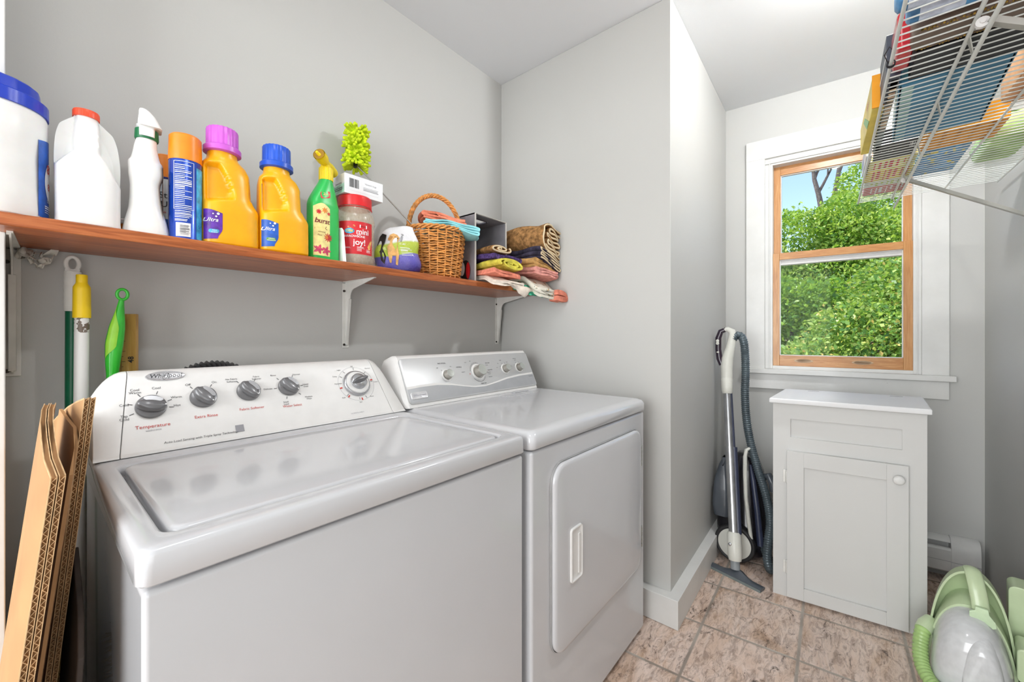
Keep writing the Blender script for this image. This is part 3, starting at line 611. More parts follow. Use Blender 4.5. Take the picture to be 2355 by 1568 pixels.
# ---------------------------------------------------------------- wooden shelf, its brackets and everything on it
SZ = 1.351; SYF = 1.166
m = MB(); m.box(-.033, XB-.001, SYF, YA-.001, SZ-.024, SZ)
sh = m.build('wooden_shelf', M_shelfwood, None, (.8, 1.3, SZ-.024), bevel=.0025, seg=2); tag(sh, 'long orange-stained pine shelf board above the washer and dryer', 'shelf')
M_brk = mat('bracket_white', (226, 225, 220), .4, var=.03)
def bracket(x, label, dep=.2, h=.245):
    t = thing('shelf_bracket', label, 'shelf bracket', (x, YA, SZ-.024-h), group='white steel brackets under the wooden shelf')
    z1 = SZ-.024; y1 = YA
    m = MB()
    # web with a curved inner edge, folded flanges to wall and shelf
    pts = [(y1-.0015, z1-h+.004)]
    for k in range(13):
        a = k/12; pts.append((y1-.012-.022*a-.0*a, z1-h+.01+(h-.07)*a))
    for k in range(1, 9):
        a = k/8*PI/2; pts.append((y1-.034-.036*(1-math.cos(a)), z1-.06+.036*math.sin(a)*.9))
    pts += [(y1-dep+.01, z1-.0045), (y1-dep, z1-.001), (y1-.0015, z1-.001)]
    m.prism([(p[0], p[1]) for p in pts], x-.0015, x+.0015, 'x'); m.build('web', M_brk, t, smooth=False)
    m = MB(); m.box(x-.013, x+.013, y1-.003, y1-.0002, z1-h, z1-.006); m.build('wall_flange', M_brk, t, bevel=.001, seg=1)
    m = MB(); m.add([(x-.012, y1-.004, z1-.0004), (x+.012, y1-.004, z1-.0004), (x+.012, y1-.004, z1-.003), (x-.012, y1-.004, z1-.003), (x-.004, y1-dep, z1-.0004), (x+.004, y1-dep, z1-.0004), (x+.004, y1-dep, z1-.003), (x-.004, y1-dep, z1-.003)],
                     [(0, 1, 2, 3), (4, 7, 6, 5), (0, 4, 5, 1), (1, 5, 6, 2), (2, 6, 7, 3), (3, 7, 4, 0)]); m.build('shelf_flange', M_brk, t, smooth=False)
    m = MB(); m.prism([(y1-.034-.0+.0, z1-.065), (y1-.0115, z1-h+.012), (y1-.009, z1-h+.012), (y1-.031, z1-.065)], x-.006, x+.006, 'x'); m.build('rib', M_brk, t, bevel=.001, seg=1)
    for zz in (z1-.035, z1-h+.012):
        m = MB(); m.tube([(x-.0075, y1-.0002, zz), (x-.0075, y1-.006, zz)], .0042, 12); m.build('screw', mat('screw_dark', (70, 66, 62), .4, .7), t)
bracket(.760, 'white steel shelf bracket above the gap between washer and dryer')
bracket(1.600, 'white steel shelf bracket in the corner under the towels')
bracket(-.020, 'white steel shelf bracket at the near left end of the shelf', .22, .29)
# crumpled masking tape hanging under the shelf at left
m = MB(); r_ = random.Random(2)
def strip(p0, p1, w_, n=10, sag=.01, wob=.006):
    vs = []
    for i in range(n+1):
        a = i/n; p = Vector(p0).lerp(Vector(p1), a)+Vector((0, r_.uniform(-wob, wob), -sag*math.sin(a*PI)+r_.uniform(-wob, wob)*.5)); ang = a*3+r_.uniform(-.4, .4)
        d = Vector((math.cos(ang)*.3, math.sin(ang)*.5, math.cos(ang)))*w_*.5; vs += [tuple(p-d), tuple(p+d)]
    m.add(vs, [(2*i, 2*i+1, 2*i+3, 2*i+2) for i in range(n)])
strip((-.012, 1.425, 1.322), (.048, 1.42, 1.326), .02); strip((-.01, 1.42, 1.318), (.038, 1.41, 1.300), .018); strip((.0, 1.425, 1.312), (.026, 1.41, 1.285), .014); strip((.02, 1.42, 1.316), (.04, 1.40, 1.306), .012); strip((-.014, 1.43, 1.318), (.012, 1.42, 1.310), .022)
tag(m.build('masking_tape', mat('paper_tape', (232, 228, 218), .7), None, (.01, 1.42, 1.30), solid=.0006), 'crumpled torn white tape hanging under the left end of the wooden shelf', 'tape')

# ---- bottle builder: superellipse sections blended with a cubic; optional dents
def hermite(prof, steps):
    P = np.array([(p+(0, 0, 0, 0, 2.4, 0)[len(p):]) for p in prof], float); z = P[:, 0]; out = []
    M = np.zeros_like(P); dz = np.diff(z)
    s = np.diff(P, axis=0)/dz[:, None]
    for i in range(len(P)):
        if i == 0: M[i] = s[0]
        elif i == len(P)-1: M[i] = s[-1]
        else:
            k = s[i-1]*s[i] > 0; M[i] = np.where(k, 2*s[i-1]*s[i]/(s[i-1]+s[i]+1e-12), 0)
    zz = np.unique(np.concatenate([np.linspace(z[0], z[-1], steps), z]))
    for q in zz:
        i = min(np.searchsorted(z, q, 'right')-1, len(z)-2); h = dz[i]; t = (q-z[i])/h
        out.append((2*t**3-3*t**2+1)*P[i]+(t**3-2*t**2+t)*h*M[i]+(-2*t**3+3*t**2)*P[i+1]+(t**3-t**2)*h*M[i+1])
    return np.array(out)
def bottle(prof, steps=60, n=72, dent=None):
    R = hermite(prof, steps); m = MB(); rings = []
    for z, cx, rx, ry, e, cy in R:
        r = []
        for i in range(n):
            a = 2*PI*i/n; c, s = math.cos(a), math.sin(a); x = cx+rx*math.copysign(abs(c)**(2/e), c); y = cy+ry*math.copysign(abs(s)**(2/e), s)
            if dent and y < cy: y = min(cy-.004, y+dent(x, z)*min(1, (cy-y)/(ry*.55)))
            r.append((x, y, z))
        rings.append(r)
    m.loft(rings)
    def front(x, z, off=.0006):
        q = [np.interp(z, R[:, 0], R[:, k]) for k in range(6)]; k = min(.999, abs((x-q[1])/q[2])); y = q[5]-q[3]*(1-k**q[4])**(1/q[4])
        if dent: y += dent(x, z)
        return (x, y-off, z)
    return m, front
sst = lambda t: 0 if t <= 0 else 1 if t >= 1 else t*t*(3-2*t)
def shelfthing(name, label, cat, x, y, rz=0, group=None, z=SZ): return thing(name, label, cat, (x, y, z), rz, group, local=True)
def cyl(mb, r, z0, z1, n=40, cx=0, cy=0, round_=.002): mb.lathe([(r-round_, z0), (r, z0+round_), (r, z1-round_), (r-round_, z1)], cx, cy, n)
def ribcap(r, z0, z1, ribs=36, cx=0, cy=0, depth=.0008, taper=.97):
    m = MB(); n = ribs*4; rings = []
    for z, k in ((z0, 1), (z0+(z1-z0)*.5, (1+taper)/2), (z1-.003, taper), (z1, taper-.05), (z1-.0005, .6)):
        rings.append([(cx+(r*k-(depth if (i//2) % 2 else 0))*math.cos(2*PI*i/n), cy+(r*k-(depth if (i//2) % 2 else 0))*math.sin(2*PI*i/n), z) for i in range(n)])
    m.loft(rings); return m
wrap = lambda r, phi: (lambda u, v, off=.0006: ((r+off)*math.cos(phi+u/r), (r+off)*math.sin(phi+u/r), v))
P_white = mat('hdpe_white', (238, 238, 236), .35, var=.015, sss=.15); P_blue = mat('cap_blue', (28, 62, 190), .3, var=.04); P_redor = mat('cap_vermilion', (238, 78, 40), .35); P_orange = mat('cap_orange', (248, 138, 24), .35)
P_yel = mat('detergent_yellow', (246, 178, 16), .3, var=.03, sss=.1); P_purp = mat('cap_orchid', (200, 96, 204), .3); P_bl2 = mat('cap_cobalt', (30, 84, 196), .3); P_green = mat('bottle_green', (46, 190, 88), .3, var=.04); P_y2 = mat('nozzle_yellow', (236, 208, 20), .35); P_dkgreen = mat('collar_green', (20, 110, 66), .4); P_red = mat('lid_red', (222, 38, 44), .3)
L_blue = mat('print_blue', (36, 92, 186), .4, var=.1, vscale=60); L_navy = mat('print_navy', (22, 36, 120), .4); L_purple = mat('print_purple', (88, 40, 150), .4, var=.2, vscale=80); L_cyan = mat('print_cyan', (64, 168, 214), .4, var=.2, vscale=60); L_lime = mat('print_lime', (174, 196, 60), .4); L_cream = mat('print_cream', (246, 226, 150), .45, var=.08, vscale=60); L_red = mat('print_red', (206, 34, 44), .4); L_pink = mat('print_pink', (206, 70, 104), .4, var=.15, vscale=90); L_orange = mat('print_orange', (240, 140, 40), .4); L_brown = mat('print_brown', (110, 66, 40), .5, var=.25, vscale=60); L_white = M_whiteink

# 1 big white tub with blue screw lid
t = shelfthing('wipes_tub', 'large white tub with wide blue screw lid, at the left end of the shelf', 'tub', -.0475, 1.262)
rB = .0765
t.location.x = .029-rB
m = MB(); m.lathe([(rB-.008, 0), (rB-.001, .006), (rB, .015), (rB-.002, .06), (rB-.003, .12), (rB, .16), (rB, .205), (rB-.006, .222), (rB-.012, .23)], 0, 0, 64); m.build('tub_body', P_white, t)
m = ribcap(rB+.001, .212, .238, 40, depth=.0002, taper=1.0); lid_ = m.build('lid', P_blue, t)
m = ribcap(rB-.009, .238, .263, 18, depth=.0006, taper=.97); m.build('lid_top', P_blue, lid_)
f = wrap(rB, -.62)
m = MB(); grid_patch(m, f, .0, .10, .012, .16, 24, 10)
def lab_edge(x, y, z): return (x, y, z+.018*math.sin((math.atan2(y, x)+.62)*2.2)*(.5 if z > .08 else -.3))
m.map(lab_edge); lb = m.build('front_label', L_blue, t)
m = MB(); f2 = lambda u, v: wrap(rB, -.62)(u, v, .0012)
fill(m, f2, [(.04+.024*math.cos(a), .085+.04*math.sin(a)) for a in [2*PI*i/30 for i in range(30)]]); o = m.build('label_emblem', L_white, lb)
m = MB(); f3 = lambda u, v: wrap(rB, -.62)(u, v, .0016); put_text(m, '80', f3, .035, .11, .026, bold=.01); put_text(m, '88', f3, .036, .075, .02)
m.build('label_lettering', M_red, lb, smooth=False)
m = MB(); put_text(m, 'Complete', f3, .045, .047, .011); bars(m, f3, .015, .07, .022, .038, 4, random.Random(1), False); m.build('label_lettering', L_white, lb, smooth=False)

# 2 white jug with orange-red cap
t = shelfthing('jug', 'white plastic jug with an orange-red cap and built-in handle column', 'jug', .0845, 1.245)
def jd(x, z):
    zb = .150-(.030 if x < 0 else .055)*sst((abs(x+.002)-.015)/.035)
    return .034*sst((z-zb)/.012)*sst((abs(x+.002)-.0145)/.006)*(1-.6*sst((z-.225)/.02))
m, fr = bottle([(0, 0, .044, .046, 3.2), (.006, 0, .049, .051, 3.6), (.02, 0, .048, .050, 3.6), (.10, 0, .0485, .050, 3.4), (.14, 0, .049, .048, 2.8), (.18, -.001, .0465, .044, 2.4), (.21, -.002, .040, .036, 2.2), (.226, -.003, .026, .026, 2), (.234, -.003, .0185, .0185, 2), (.240, -.003, .0175, .0175, 2)], 90, 120, jd)
m.build('jug_body', P_white, t, sharp=60)
m = ribcap(.0205, .236, .251, 30, -.003, 0, .0003, 1.0); m.build('cap', P_redor, t)
# 3 small round tub behind
t = shelfthing('plastic_tub', 'small orange tub with white lid behind the jug and the white spray bottle', 'tub', .168, 1.395)
m = MB(); m.lathe([(.030, 0), (.033, .004), (.036, .052)], 0, 0, 36); m.build('tub_body', L_orange, t); m = MB(); m.lathe([(.037, .050), (.0385, .052), (.0385, .060), (.036, .063)], 0, 0, 36); m.build('lid', P_white, t)
# 4 white spray bottle seen from behind
t = shelfthing('spray_bottle', 'all-white spray bottle with a dark green collar, seen from the back', 'spray bottle', .1745, 1.235, -.12)
m, fr = bottle([(0, .001, .037, .027, 3), (.006, .001, .040, .030, 3), (.03, .001, .037, .030, 2.8), (.07, .0, .0285, .028, 2.6), (.115, -.001, .0255, .027, 2.5), (.145, .001, .0300, .0275, 2.5), (.168, .0, .0295, .027, 2.4), (.176, 0, .0255, .025, 2.3), (.205, 0, .020, .020, 2.1), (.228, .002, .0172, .0172, 2), (.24, .002, .016, .016, 2)], 70, 72)
m.build('bottle_body', P_white, t)
m = MB(); f = wrap(.0262, 0)
grid_patch(m, lambda u, v: (.028+.0015, -.022+u, v), 0, .040, .02, .165, 4, 6); o = m.build('side_label', L_brown, t); o['label'] = 'dark printed label wrapping the right side'
m = MB(); m.lathe([(.0200, .222), (.0212, .225), (.0205, .244), (.019, .245)], .002, 0, 36); m.build('collar', P_dkgreen, t)
m = MB()
m.loft([[(.002+p[0], p[1], z) for p in rrect(w_, d_, r_0, 5)] for z, w_, d_, r_0 in ((.226, .026, .046, .006), (.246, .027, .044, .006), (.250, .036, .04, .007))])
m.loft([[(.005+cx+p[0], p[1]-.004, z) for p in rrect(w_, d_, r_0, 5)] for z, cx, w_, d_, r_0 in ((.248, .003, .040, .046, .008), (.256, .000, .037, .050, .008), (.270, -.003, .028, .052, .008), (.280, -.007, .019, .048, .007), (.284, -.009, .013, .044, .006))])
m.build('trigger_head', P_white, t, sharp=50)
# 5 + 6 aerosol cans
t = shelfthing('aerosol_can', 'smaller aerosol can with orange cap, half hidden behind the blue one', 'aerosol can', .236, 1.372)
m = MB(); cyl(m, .029, 0, .178); body = m.build('can_body', mat('can_pale', (214, 222, 226), .25, .3), t); m = MB(); cyl(m, .0285, .178, .185); m.build('can_shoulder', L_navy, t)
m = MB(); m.lathe([(.0285, .183), (.0288, .186), (.027, .240), (.024, .2425)], 0, 0, 36); m.build('cap', P_orange, t)
f = lambda u, v: wrap(.029, math.atan2(-.985, -.17))(u, v, .0008)
m = MB(); put_text(m, 'St', f, -.008, .135, .022); put_text(m, 'U', f, -.006, .112, .022); m.build('label_lettering', M_ink, body, smooth=False)
m = MB(); put_text(m, 'Lok', f, -.008, .092, .009); m.build('label_lettering', M_red, body, smooth=False)
m = MB(); grid_patch(m, f, -.026, .004, .05, .075, 8, 3); m.build('label_stripe', L_blue, body)
t = shelfthing('aerosol_can', 'blue aerosol can with orange cap and a white block of small print', 'aerosol can', .2440, 1.222)
rC = .0315
m = MB(); m.lathe([(rC-.002, 0), (rC+.0008, .002), (rC, .005), (rC, .190), (rC-.002, .194)], 0, 0, 56); body = m.build('can_body', mat('can_blue', (22, 70, 178), .22, .35, coat=.4), t)
m = MB(); m.lathe([(rC+.0006, .189), (rC+.0008, .192), (rC-.0005, .247), (rC-.004, .251), (.001, .2515)], 0, 0, 56); m.build('cap', P_orange, t)
ph = math.atan2(-1.222, -.2485); f = lambda u, v: wrap(rC, ph)(u, v, .0007); f1 = lambda u, v: wrap(rC, ph)(u, v, .0004)
m = MB(); rnd = random.Random(7)
bars(m, f, -.020, .012, .075, .178, 24, rnd, False); bars(m, f, -.020, .012, .052, .070, 5, rnd, False); bars(m, f, -.020, .004, .044, .050, 2, rnd, False)
for q in ((-.0225, -.0215, .072, .183), (.0155, .0165, .072, .183)): grid_patch(m, f, *q, 1, 1)
for q in ((-.0225, .0165, .0715, .0725), (-.0225, .0165, .1825, .1835)): grid_patch(m, f, *q, 8, 1)
grid_patch(m, f1, -.018, .010, .008, .040, 8, 1); m.build('small_print', L_white, body, smooth=False)
m = MB(); bars(m, lambda u, v: wrap(rC, ph)(u, v, .0010), -.010, .008, .012, .036, 16, rnd, False); m.build('barcode', M_ink, body, smooth=False)
m = MB(); grid_patch(m, f1, .022, .046, .006, .175, 8, 6); o = m.build('front_panel', L_cyan, body)
m = MB(); put_text(m, 'St', f, .030, .036, .010); m.build('label_lettering', L_navy, body, smooth=False)
# 7 + 8 yellow detergent bottles
def detergent(label, x, y, capm, capname, wide, labm, tabm, txt, h=1.0, back=None):
    t = shelfthing('detergent_bottle', label, 'detergent bottle', x, y, 0, 'yellow laundry detergent bottles on the shelf'); W = wide
    def dn(X, Z):
        X = X/W; Z = Z/h; d = .021*sst((X+.0625)/.014)*sst((.004-X-.08*max(0, .17-Z))/.010)*sst((Z-.112-.25*(X+.03))/.012)*sst((.212-Z-1.1*max(0, X+.03)**1.3*6)/.014)
        d += .012*sst((X-.033)/.008)*sst((Z-.125)/.014)*sst((.195-Z)/.014)
        return d
    m, fr = bottle([(0, 0, .056*W, .036, 3.4), (.007*h, 0, .0625*W, .041, 3.6), (.03*h, 0, .063*W, .042, 3.4), (.095*h, 0, .063*W, .042, 3.2), (.128*h, -.007, .0555*W, .040, 2.8), (.185*h, -.009, .0535*W, .038, 2.6), (.212*h, -.012, .047*W, .034, 2.3), (.228*h, -.015, .034, .030, 2.1), (.236*h, -.016, .032, .030, 2), (.25*h, -.016, .031, .030, 2)], 120, 140, dn)
    b_ = m.build('bottle_body', P_yel, t, sharp=70)
    m = MB(); m.lathe([(.036, .242*h), (.0405, .244*h), (.0405, .256*h), (.038, .259*h), (.034, .2595*h)], -.016, 0, 48); fl = m.build('cap_flange', capm, t); fl['label'] = capname+' spout ring'
    m = ribcap(.0345, .258*h, .306*h, 20, -.016, 0, .0012, .99); m.build('cap', capm, t)
    x0, x1, z0, z1 = -.0615*W, -.027*W, .012, .088*h
    m = MB(); vs = []; nu, nv = 14, 12
    for j in range(nv+1):
        for i in range(nu+1):
            a, b = i/nu, j/nv; xx = x0+(x1-x0)*a*(.72+.28*sst(b*3)+.0*b); zz = z0+(z1-z0)*b+.008*math.sin(a*PI*.5)*(1 if b > .5 else -.3)*(-1)*a; vs.append(fr(xx, zz, .0008))
    m.add(vs, [(j*(nu+1)+i, j*(nu+1)+i+1, (j+1)*(nu+1)+i+1, (j+1)*(nu+1)+i) for j in range(nv) for i in range(nu)]); lb = m.build('front_label', labm, b_)
    F = lambda u, v: fr(u, v, .0014)
    m = MB(); q = rrect(.020, .009, .004, 4, -.044*W, .032); fill(m, F, q); m.build('label_tab', tabm, lb)
    m = MB(); F2 = lambda u, v: fr(u, v, .0019); put_text(m, txt[0], F2, -.050*W, .059, .013, shear=.3, bold=.01); put_text(m, txt[1], F2, -.043*W, .0335, .0042); put_text(m, txt[2], F2, -.043*W, .0290, .0042)
    for a, b, r in ((-.040, .068, .0022), (-.036, .075, .003), (-.046, .074, .0016), (-.037, .060, .0013)): m.add([F2(a*W+r*math.cos(k*.785), b+r*math.sin(k*.785)) for k in range(8)], [tuple(range(8))])
    m.build('label_lettering', L_white, lb, smooth=False); return t
detergent('yellow laundry detergent jug with an orchid purple cap', .336, 1.228, P_purp, 'purple', .98, L_purple, L_cyan, ('Ultra', 'MILD', 'SCENT'), .975)
t = detergent('yellow laundry detergent jug with a cobalt blue cap', .4585, 1.215, P_bl2, 'blue', .985, L_blue, mat('print_green', (96, 150, 60), .4), ('Ultra', 'SPRING', 'MEADOW'), .955)
m = MB(); grid_patch(m, lambda u, v: (-.0585, u, v), -.02, .016, .115, .18, 4, 5); m.build('back_label', L_navy, t)
# 9 green feeder spray bottle
t = shelfthing('feeder_spray_bottle', 'bright green plant food bottle with yellow hose-end sprayer and flower label', 'spray bottle', .574, 1.222, .15)
gd = lambda x, z: 0
m, fr = bottle([(0, 0, .042, .024, 3), (.005, 0, .0455, .027, 3.2), (.165, 0, .0455, .027, 3), (.178, 0, .043, .026, 2.8), (.186, .001, .041, .0255, 2.6), (.215, .005, .030, .023, 2.4), (.243, .009, .0195, .019, 2.1), (.252, .010, .0175, .0175, 2)], 70, 72)
b_ = m.build('bottle_body', P_green, t)
m = ribcap(.0205, .246, .284, 16, .010, 0, .0014, 1.0); m.build('sprayer_collar', P_y2, t)
m = MB(); m.tube([(.010, 0, .282), (.006, 0, .300)], [.016, .012], 24)
A0, A1 = Vector((-.030, -.026, .307)), Vector((.052, .024, .288))
d_ = (A1-A0).normalized(); pts = [A0+(A1-A0)*k/12 for k in range(13)]
m.tube(pts, [.0175, .0175, .0173, .017, .0135, .0115, .0115, .0125, .0145, .015, .0145, .015, .0145], 32, cap=False)
m.tube([A0+d_*.0, A0+d_*.004, A0+d_*.03], [.0155, .0150, .0145], 32)
sp = m.build('sprayer_head', P_y2, t, sharp=50)
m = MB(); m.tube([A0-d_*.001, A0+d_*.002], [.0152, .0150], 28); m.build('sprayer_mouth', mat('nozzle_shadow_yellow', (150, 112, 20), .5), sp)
m = MB(); m.tube([A0-d_*.006+Vector((-.006, 0, .002)), A0+Vector((.004, 0, -.003))], [.004, .006], 8); m.box(A0.x-.009, A0.x+.006, A0.y-.004, A0.y+.001, A0.z-.003, A0.z+.004); m.build('sprayer_valve', P_y2, sp, bevel=.001)
F = lambda u, v: fr(u, v, .0008); G = lambda u, v: fr(u, v, .0013); H_ = lambda u, v: fr(u, v, .0018)
m = MB(); grid_patch(m, F, -.0425, .004, .012, .155, 14, 8); m.map(lambda x, y, z: (x, y, z+(.012*math.sin((x+.0425)/.0465*PI) if z > .1 else 0))); lb = m.build('front_label', L_cream, b_)
def flower(cx, cz, r, mt, k=9):
    m = MB(); n = k*4; fill(m, G, [(cx+r*(.72+.28*math.cos(k*2*PI*i/n))*math.cos(2*PI*i/n), cz+r*(.72+.28*math.cos(k*2*PI*i/n))*math.sin(2*PI*i/n)) for i in range(n)], 4); m.build('label_flower', mt, lb, smooth=False)
flower(-.012, .147, .010, L_orange, 7); flower(-.030, .140, .0085, L_red, 8); flower(.000, .139, .006, L_red, 7); flower(-.002, .068, .0145, L_red, 11); flower(-.005, .069, .008, L_orange, 9); flower(-.030, .03, .015, L_pink, 5); flower(-.008, .028, .015, L_pink, 5)
m = MB(); put_text(m, 'urst', H_, -.015, .114, .021, shear=.2, bold=.01); put_text(m, 'b', H_, -.036, .114, .021, shear=.2, bold=.01); put_text(m, 'universal', H_, -.022, .082, .006, shear=.2); put_text(m, 'Plant', H_, -.028, .072, .006, shear=.2); m.build('label_lettering', mat('print_maroon', (120, 24, 30), .4), lb, smooth=False)
m = MB(); m.add([G(*p) for p in ((-.040, .094), (-.006, .100), (-.010, .094), (-.004, .090), (-.040, .088))], [(0, 1, 2, 3, 4)]); rb = m.build('label_ribbon', mat('print_maroon', (120, 24, 30), .4), lb, smooth=False)
m = MB(); put_text(m, 'PLANT FOOD', H_, -.022, .0935, .0055, shear=.2); m.build('label_lettering', L_cream, rb, smooth=False)
m = MB(); q = rrect(.030, .020, .004, 4, -.008, .197); m.add([F(p[0], p[1]+p[0]*.3) for p in q], [tuple(range(len(q)))]); lb2 = m.build('neck_label', L_red, b_)
m = MB(); put_text(m, '2in1', lambda u, v: fr(u, v, .0016), -.006, .196, .012, shear=.2, bold=.01); m.build('label_lettering', L_cream, lb2, smooth=False)
# white folded card between
m = MB(); m.add([(.622, 1.195, SZ), (.630, 1.188, SZ), (.626, 1.196, SZ+.10), (.622, 1.2, SZ+.108)], [(0, 1, 2, 3)]); m.add([(.622, 1.195, SZ), (.622, 1.2, SZ+.108), (.621, 1.25, SZ+.115), (.620, 1.25, SZ)], [(0, 1, 2, 3)])
tag(m.build('folded_card', mat('white_card', (240, 240, 240), .5), None, (.64, 1.2, SZ), smooth=False, solid=.0008), 'folded white card wedged between the green bottle and the red-lidded jar', 'card')
# 10 clear jar with red lid and red label
t = shelfthing('treat_jar', 'clear plastic jar with red screw lid and red label', 'jar', .692, 1.250)
jp = NT('clear_jar_plastic'); jp.base(jp.ramp(jp.noise(20, 3), [(.3, (214, 196, 170)), (.7, (232, 220, 200))])); jp.rough(.12); jp.b.inputs['Alpha'].default_value = .42; jp.b.inputs['Coat Weight'].default_value = .5
rJ = .0625
m = MB(); m.lathe([(.001, .004), (rJ-.01, .004), (rJ-.006, 0), (rJ, .008), (rJ, .03), (rJ-.002, .036), (rJ-.002, .135), (rJ, .14), (rJ, .15), (rJ-.004, .168), (rJ-.013, .184), (rJ-.013, .20)], 0, 0, 64, cap=False); b_ = m.build('jar_body', jp.m, t, sharp=60)
m = MB(); m.lathe([(rJ-.011, .186), (rJ-.0085, .188)], 0, 0, 48, cap=False); m.lathe([(rJ-.0105, .192), (rJ-.0100, .194), (rJ-.0100, .222), (rJ-.013, .226), (.001, .2262)], 0, 0, 56); m.build('lid', P_red, t)
ph = math.atan2(-1.25, -.692); rl = rJ-.0016
f0 = lambda u, v: wrap(rl, ph)(u, v, .0004); f1 = lambda u, v: wrap(rl, ph)(u, v, .0009); f2 = lambda u, v: wrap(rl, ph)(u, v, .0013)
m = MB(); grid_patch(m, f0, -.052, .060, .034, .138, 40, 4); lb = m.build('front_label', L_red, b_)
m = MB()
for s_, u, v, z in (('mini', .024, .105, .024), ('joy!', .014, .071, .026), ('MARROWBONE', -.003, .0895, .0095), ('with', .012, .0965, .007)): put_text(m, s_, f1, u, v, z, bold=.015)
bars(m, f1, .006, .03, .044, .058, 5, random.Random(3), False); bars(m, f1, .036, .052, .042, .054, 4, random.Random(4), False); bars(m, f1, -.03, -.012, .052, .056, 2, random.Random(4), False)
q = rrect(.024, .010, .001, 2, .026, .1225); m.add([f1(*p) for p in q], [tuple(range(len(q)))]); m.build('label_lettering', L_white, lb, smooth=False)
m = MB(); put_text(m, 'flavors', f2, .026, .1225, .0065); m.build('label_lettering', M_ink, lb, smooth=False)
m = MB(); fill(m, f1, [(-.016+.015*math.cos(a), .106+.0085*math.sin(a)) for a in [2*PI*i/28 for i in range(28)]]); e_ = m.build('label_emblem', L_cyan, lb, smooth=False)
m = MB(); put_text(m, 'OSBI', f2, -.016, .106, .010, bold=.02); m.build('label_lettering', mat('print_yellow', (244, 220, 60), .4), lb, smooth=False)
m = MB(); q = [(-.022, .120), (-.002, .126), (.002, .121), (-.012, .115), (-.021, .117)]; m.add([f1(*p) for p in q], [tuple(range(5))]); q = [(.040, .060), (.054, .084), (.058, .080), (.050, .052), (.044, .050)]; m.add([f1(*p) for p in q], [tuple(range(5))]); m.build('label_biscuit', mat('biscuit', (214, 160, 90), .5, var=.2, vscale=120), lb, smooth=False)
# 11 carton on top of the jar
t = thing('carton', 'small white carton with a barcode lying on top of the red-lidded jar', 'box', (.706, 1.287, SZ+.2264), .0, local=True)
m = MB(); m.box(-.068, .068, -.072, .072, 0, .062); b_ = m.build('carton_body', mat('carton_white', (232, 234, 236), .45, var=.02), t, bevel=.0012, seg=2, smooth=False)
ff = lambda u, v: (u, -.0724, v)
m = MB(); bars(m, ff, -.052, -.018, .022, .050, 14, random.Random(5)); m.build('barcode', M_ink, b_, smooth=False)
m = MB(); put_text(m, 'Vacuum bags', ff, .022, .044, .008); bars(m, ff, -.004, .05, .022, .036, 3, random.Random(6), False); bars(m, ff, -.05, .05, .012, .0125, 1, random.Random(6), False); m.build('printed_lettering', M_grey, b_, smooth=False)
fs = lambda u, v: (-.0684, -u, v)
m = MB(); grid_patch(m, fs, -.03, .070, .002, .03, 3, 2); m.build('side_band', mat('pale_teal_print', (170, 214, 196), .4, var=.2, vscale=40), b_)
m = MB(); put_text(m, 'Anwendung', lambda u, v: (-.0688, -u, v), .035, .034, .008); bars(m, lambda u, v: (-.0688, -u, v), .005, .06, .012, .028, 3, random.Random(7), False); m.build('printed_lettering', M_ink, b_, smooth=False)
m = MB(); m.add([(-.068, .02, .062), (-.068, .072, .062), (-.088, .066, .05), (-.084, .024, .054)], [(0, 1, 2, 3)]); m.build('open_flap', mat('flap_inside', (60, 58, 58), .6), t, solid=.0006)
# 12 pet treat bag
t = shelfthing('treat_bag', 'crumpled purple, lime and white puppy treat bag', 'bag', .853, 1.245, -.42)
s = NT('treat_bag_film'); tc = s.n('ShaderNodeTexCoord'); sp_ = s.n('ShaderNodeSeparateXYZ'); s.l(tc.outputs['Object'], sp_.inputs[0]); zz = s.math('MULTIPLY_ADD', s.math('SINE', s.math('MULTIPLY', sp_.outputs[0], 22)), -.012, sp_.outputs[2])
s.base(s.ramp(s.math('DIVIDE', zz, .17), [(0, (52, 40, 120)), (.22, (104, 96, 190)), (.34, (112, 106, 200)), (.36, (176, 200, 50)), (.60, (190, 206, 70)), (.64, (236, 236, 240)), (1, (244, 244, 246))])); s.rough(.22); s.b.inputs['Coat Weight'].default_value = .4; s.bump(s.noise(26, 4, .6, dist=.8), .35, .01)
bagw = lambda x, z: -.010*math.sin(x*60+z*30)*sst(z/.05)-.004*math.sin(x*140-z*90)
m, fr = bottle([(0, 0, .066, .022, 3), (.008, 0, .076, .036, 3), (.05, 0, .079, .040, 2.6), (.10, .002, .072, .034, 2.4), (.135, .004, .062, .024, 2.2), (.155, .010, .050, .014, 2.2), (.166, .016, .040, .004, 2.4)], 50, 72, None)
m.map(lambda x, y, z: (x+.004*math.sin(z*70+y*40), y+.005*math.sin(x*55+z*45)*sst(z/.03), z+.006*math.sin(x*50)*sst((z-.1)/.05)))
b_ = m.build('bag_body', s.m, t, sharp=80)
def onb(dx=0, off=.0055): return lambda u, v: (lambda p: (p[0]+.004*math.sin(p[2]*70+p[1]*40), p[1]+.005*math.sin(p[0]*55+p[2]*45)*sst(p[2]/.03)-off+.0055, p[2]))(fr(u, v, .0028))
def blob(pts, mt, nm, lb=None, off=.0055):
    m = MB(); f = onb(0, off); m.add([f(*p) for p in pts], [tuple(range(len(pts)))]); o = m.build(nm, mt, b_, smooth=False)
    if lb: o['label'] = lb
M_pup = mat('puppy_tan', (222, 172, 104), .5, var=.12, vscale=60); M_pupb = mat('puppy_black', (38, 30, 28), .5, var=.2, vscale=60)
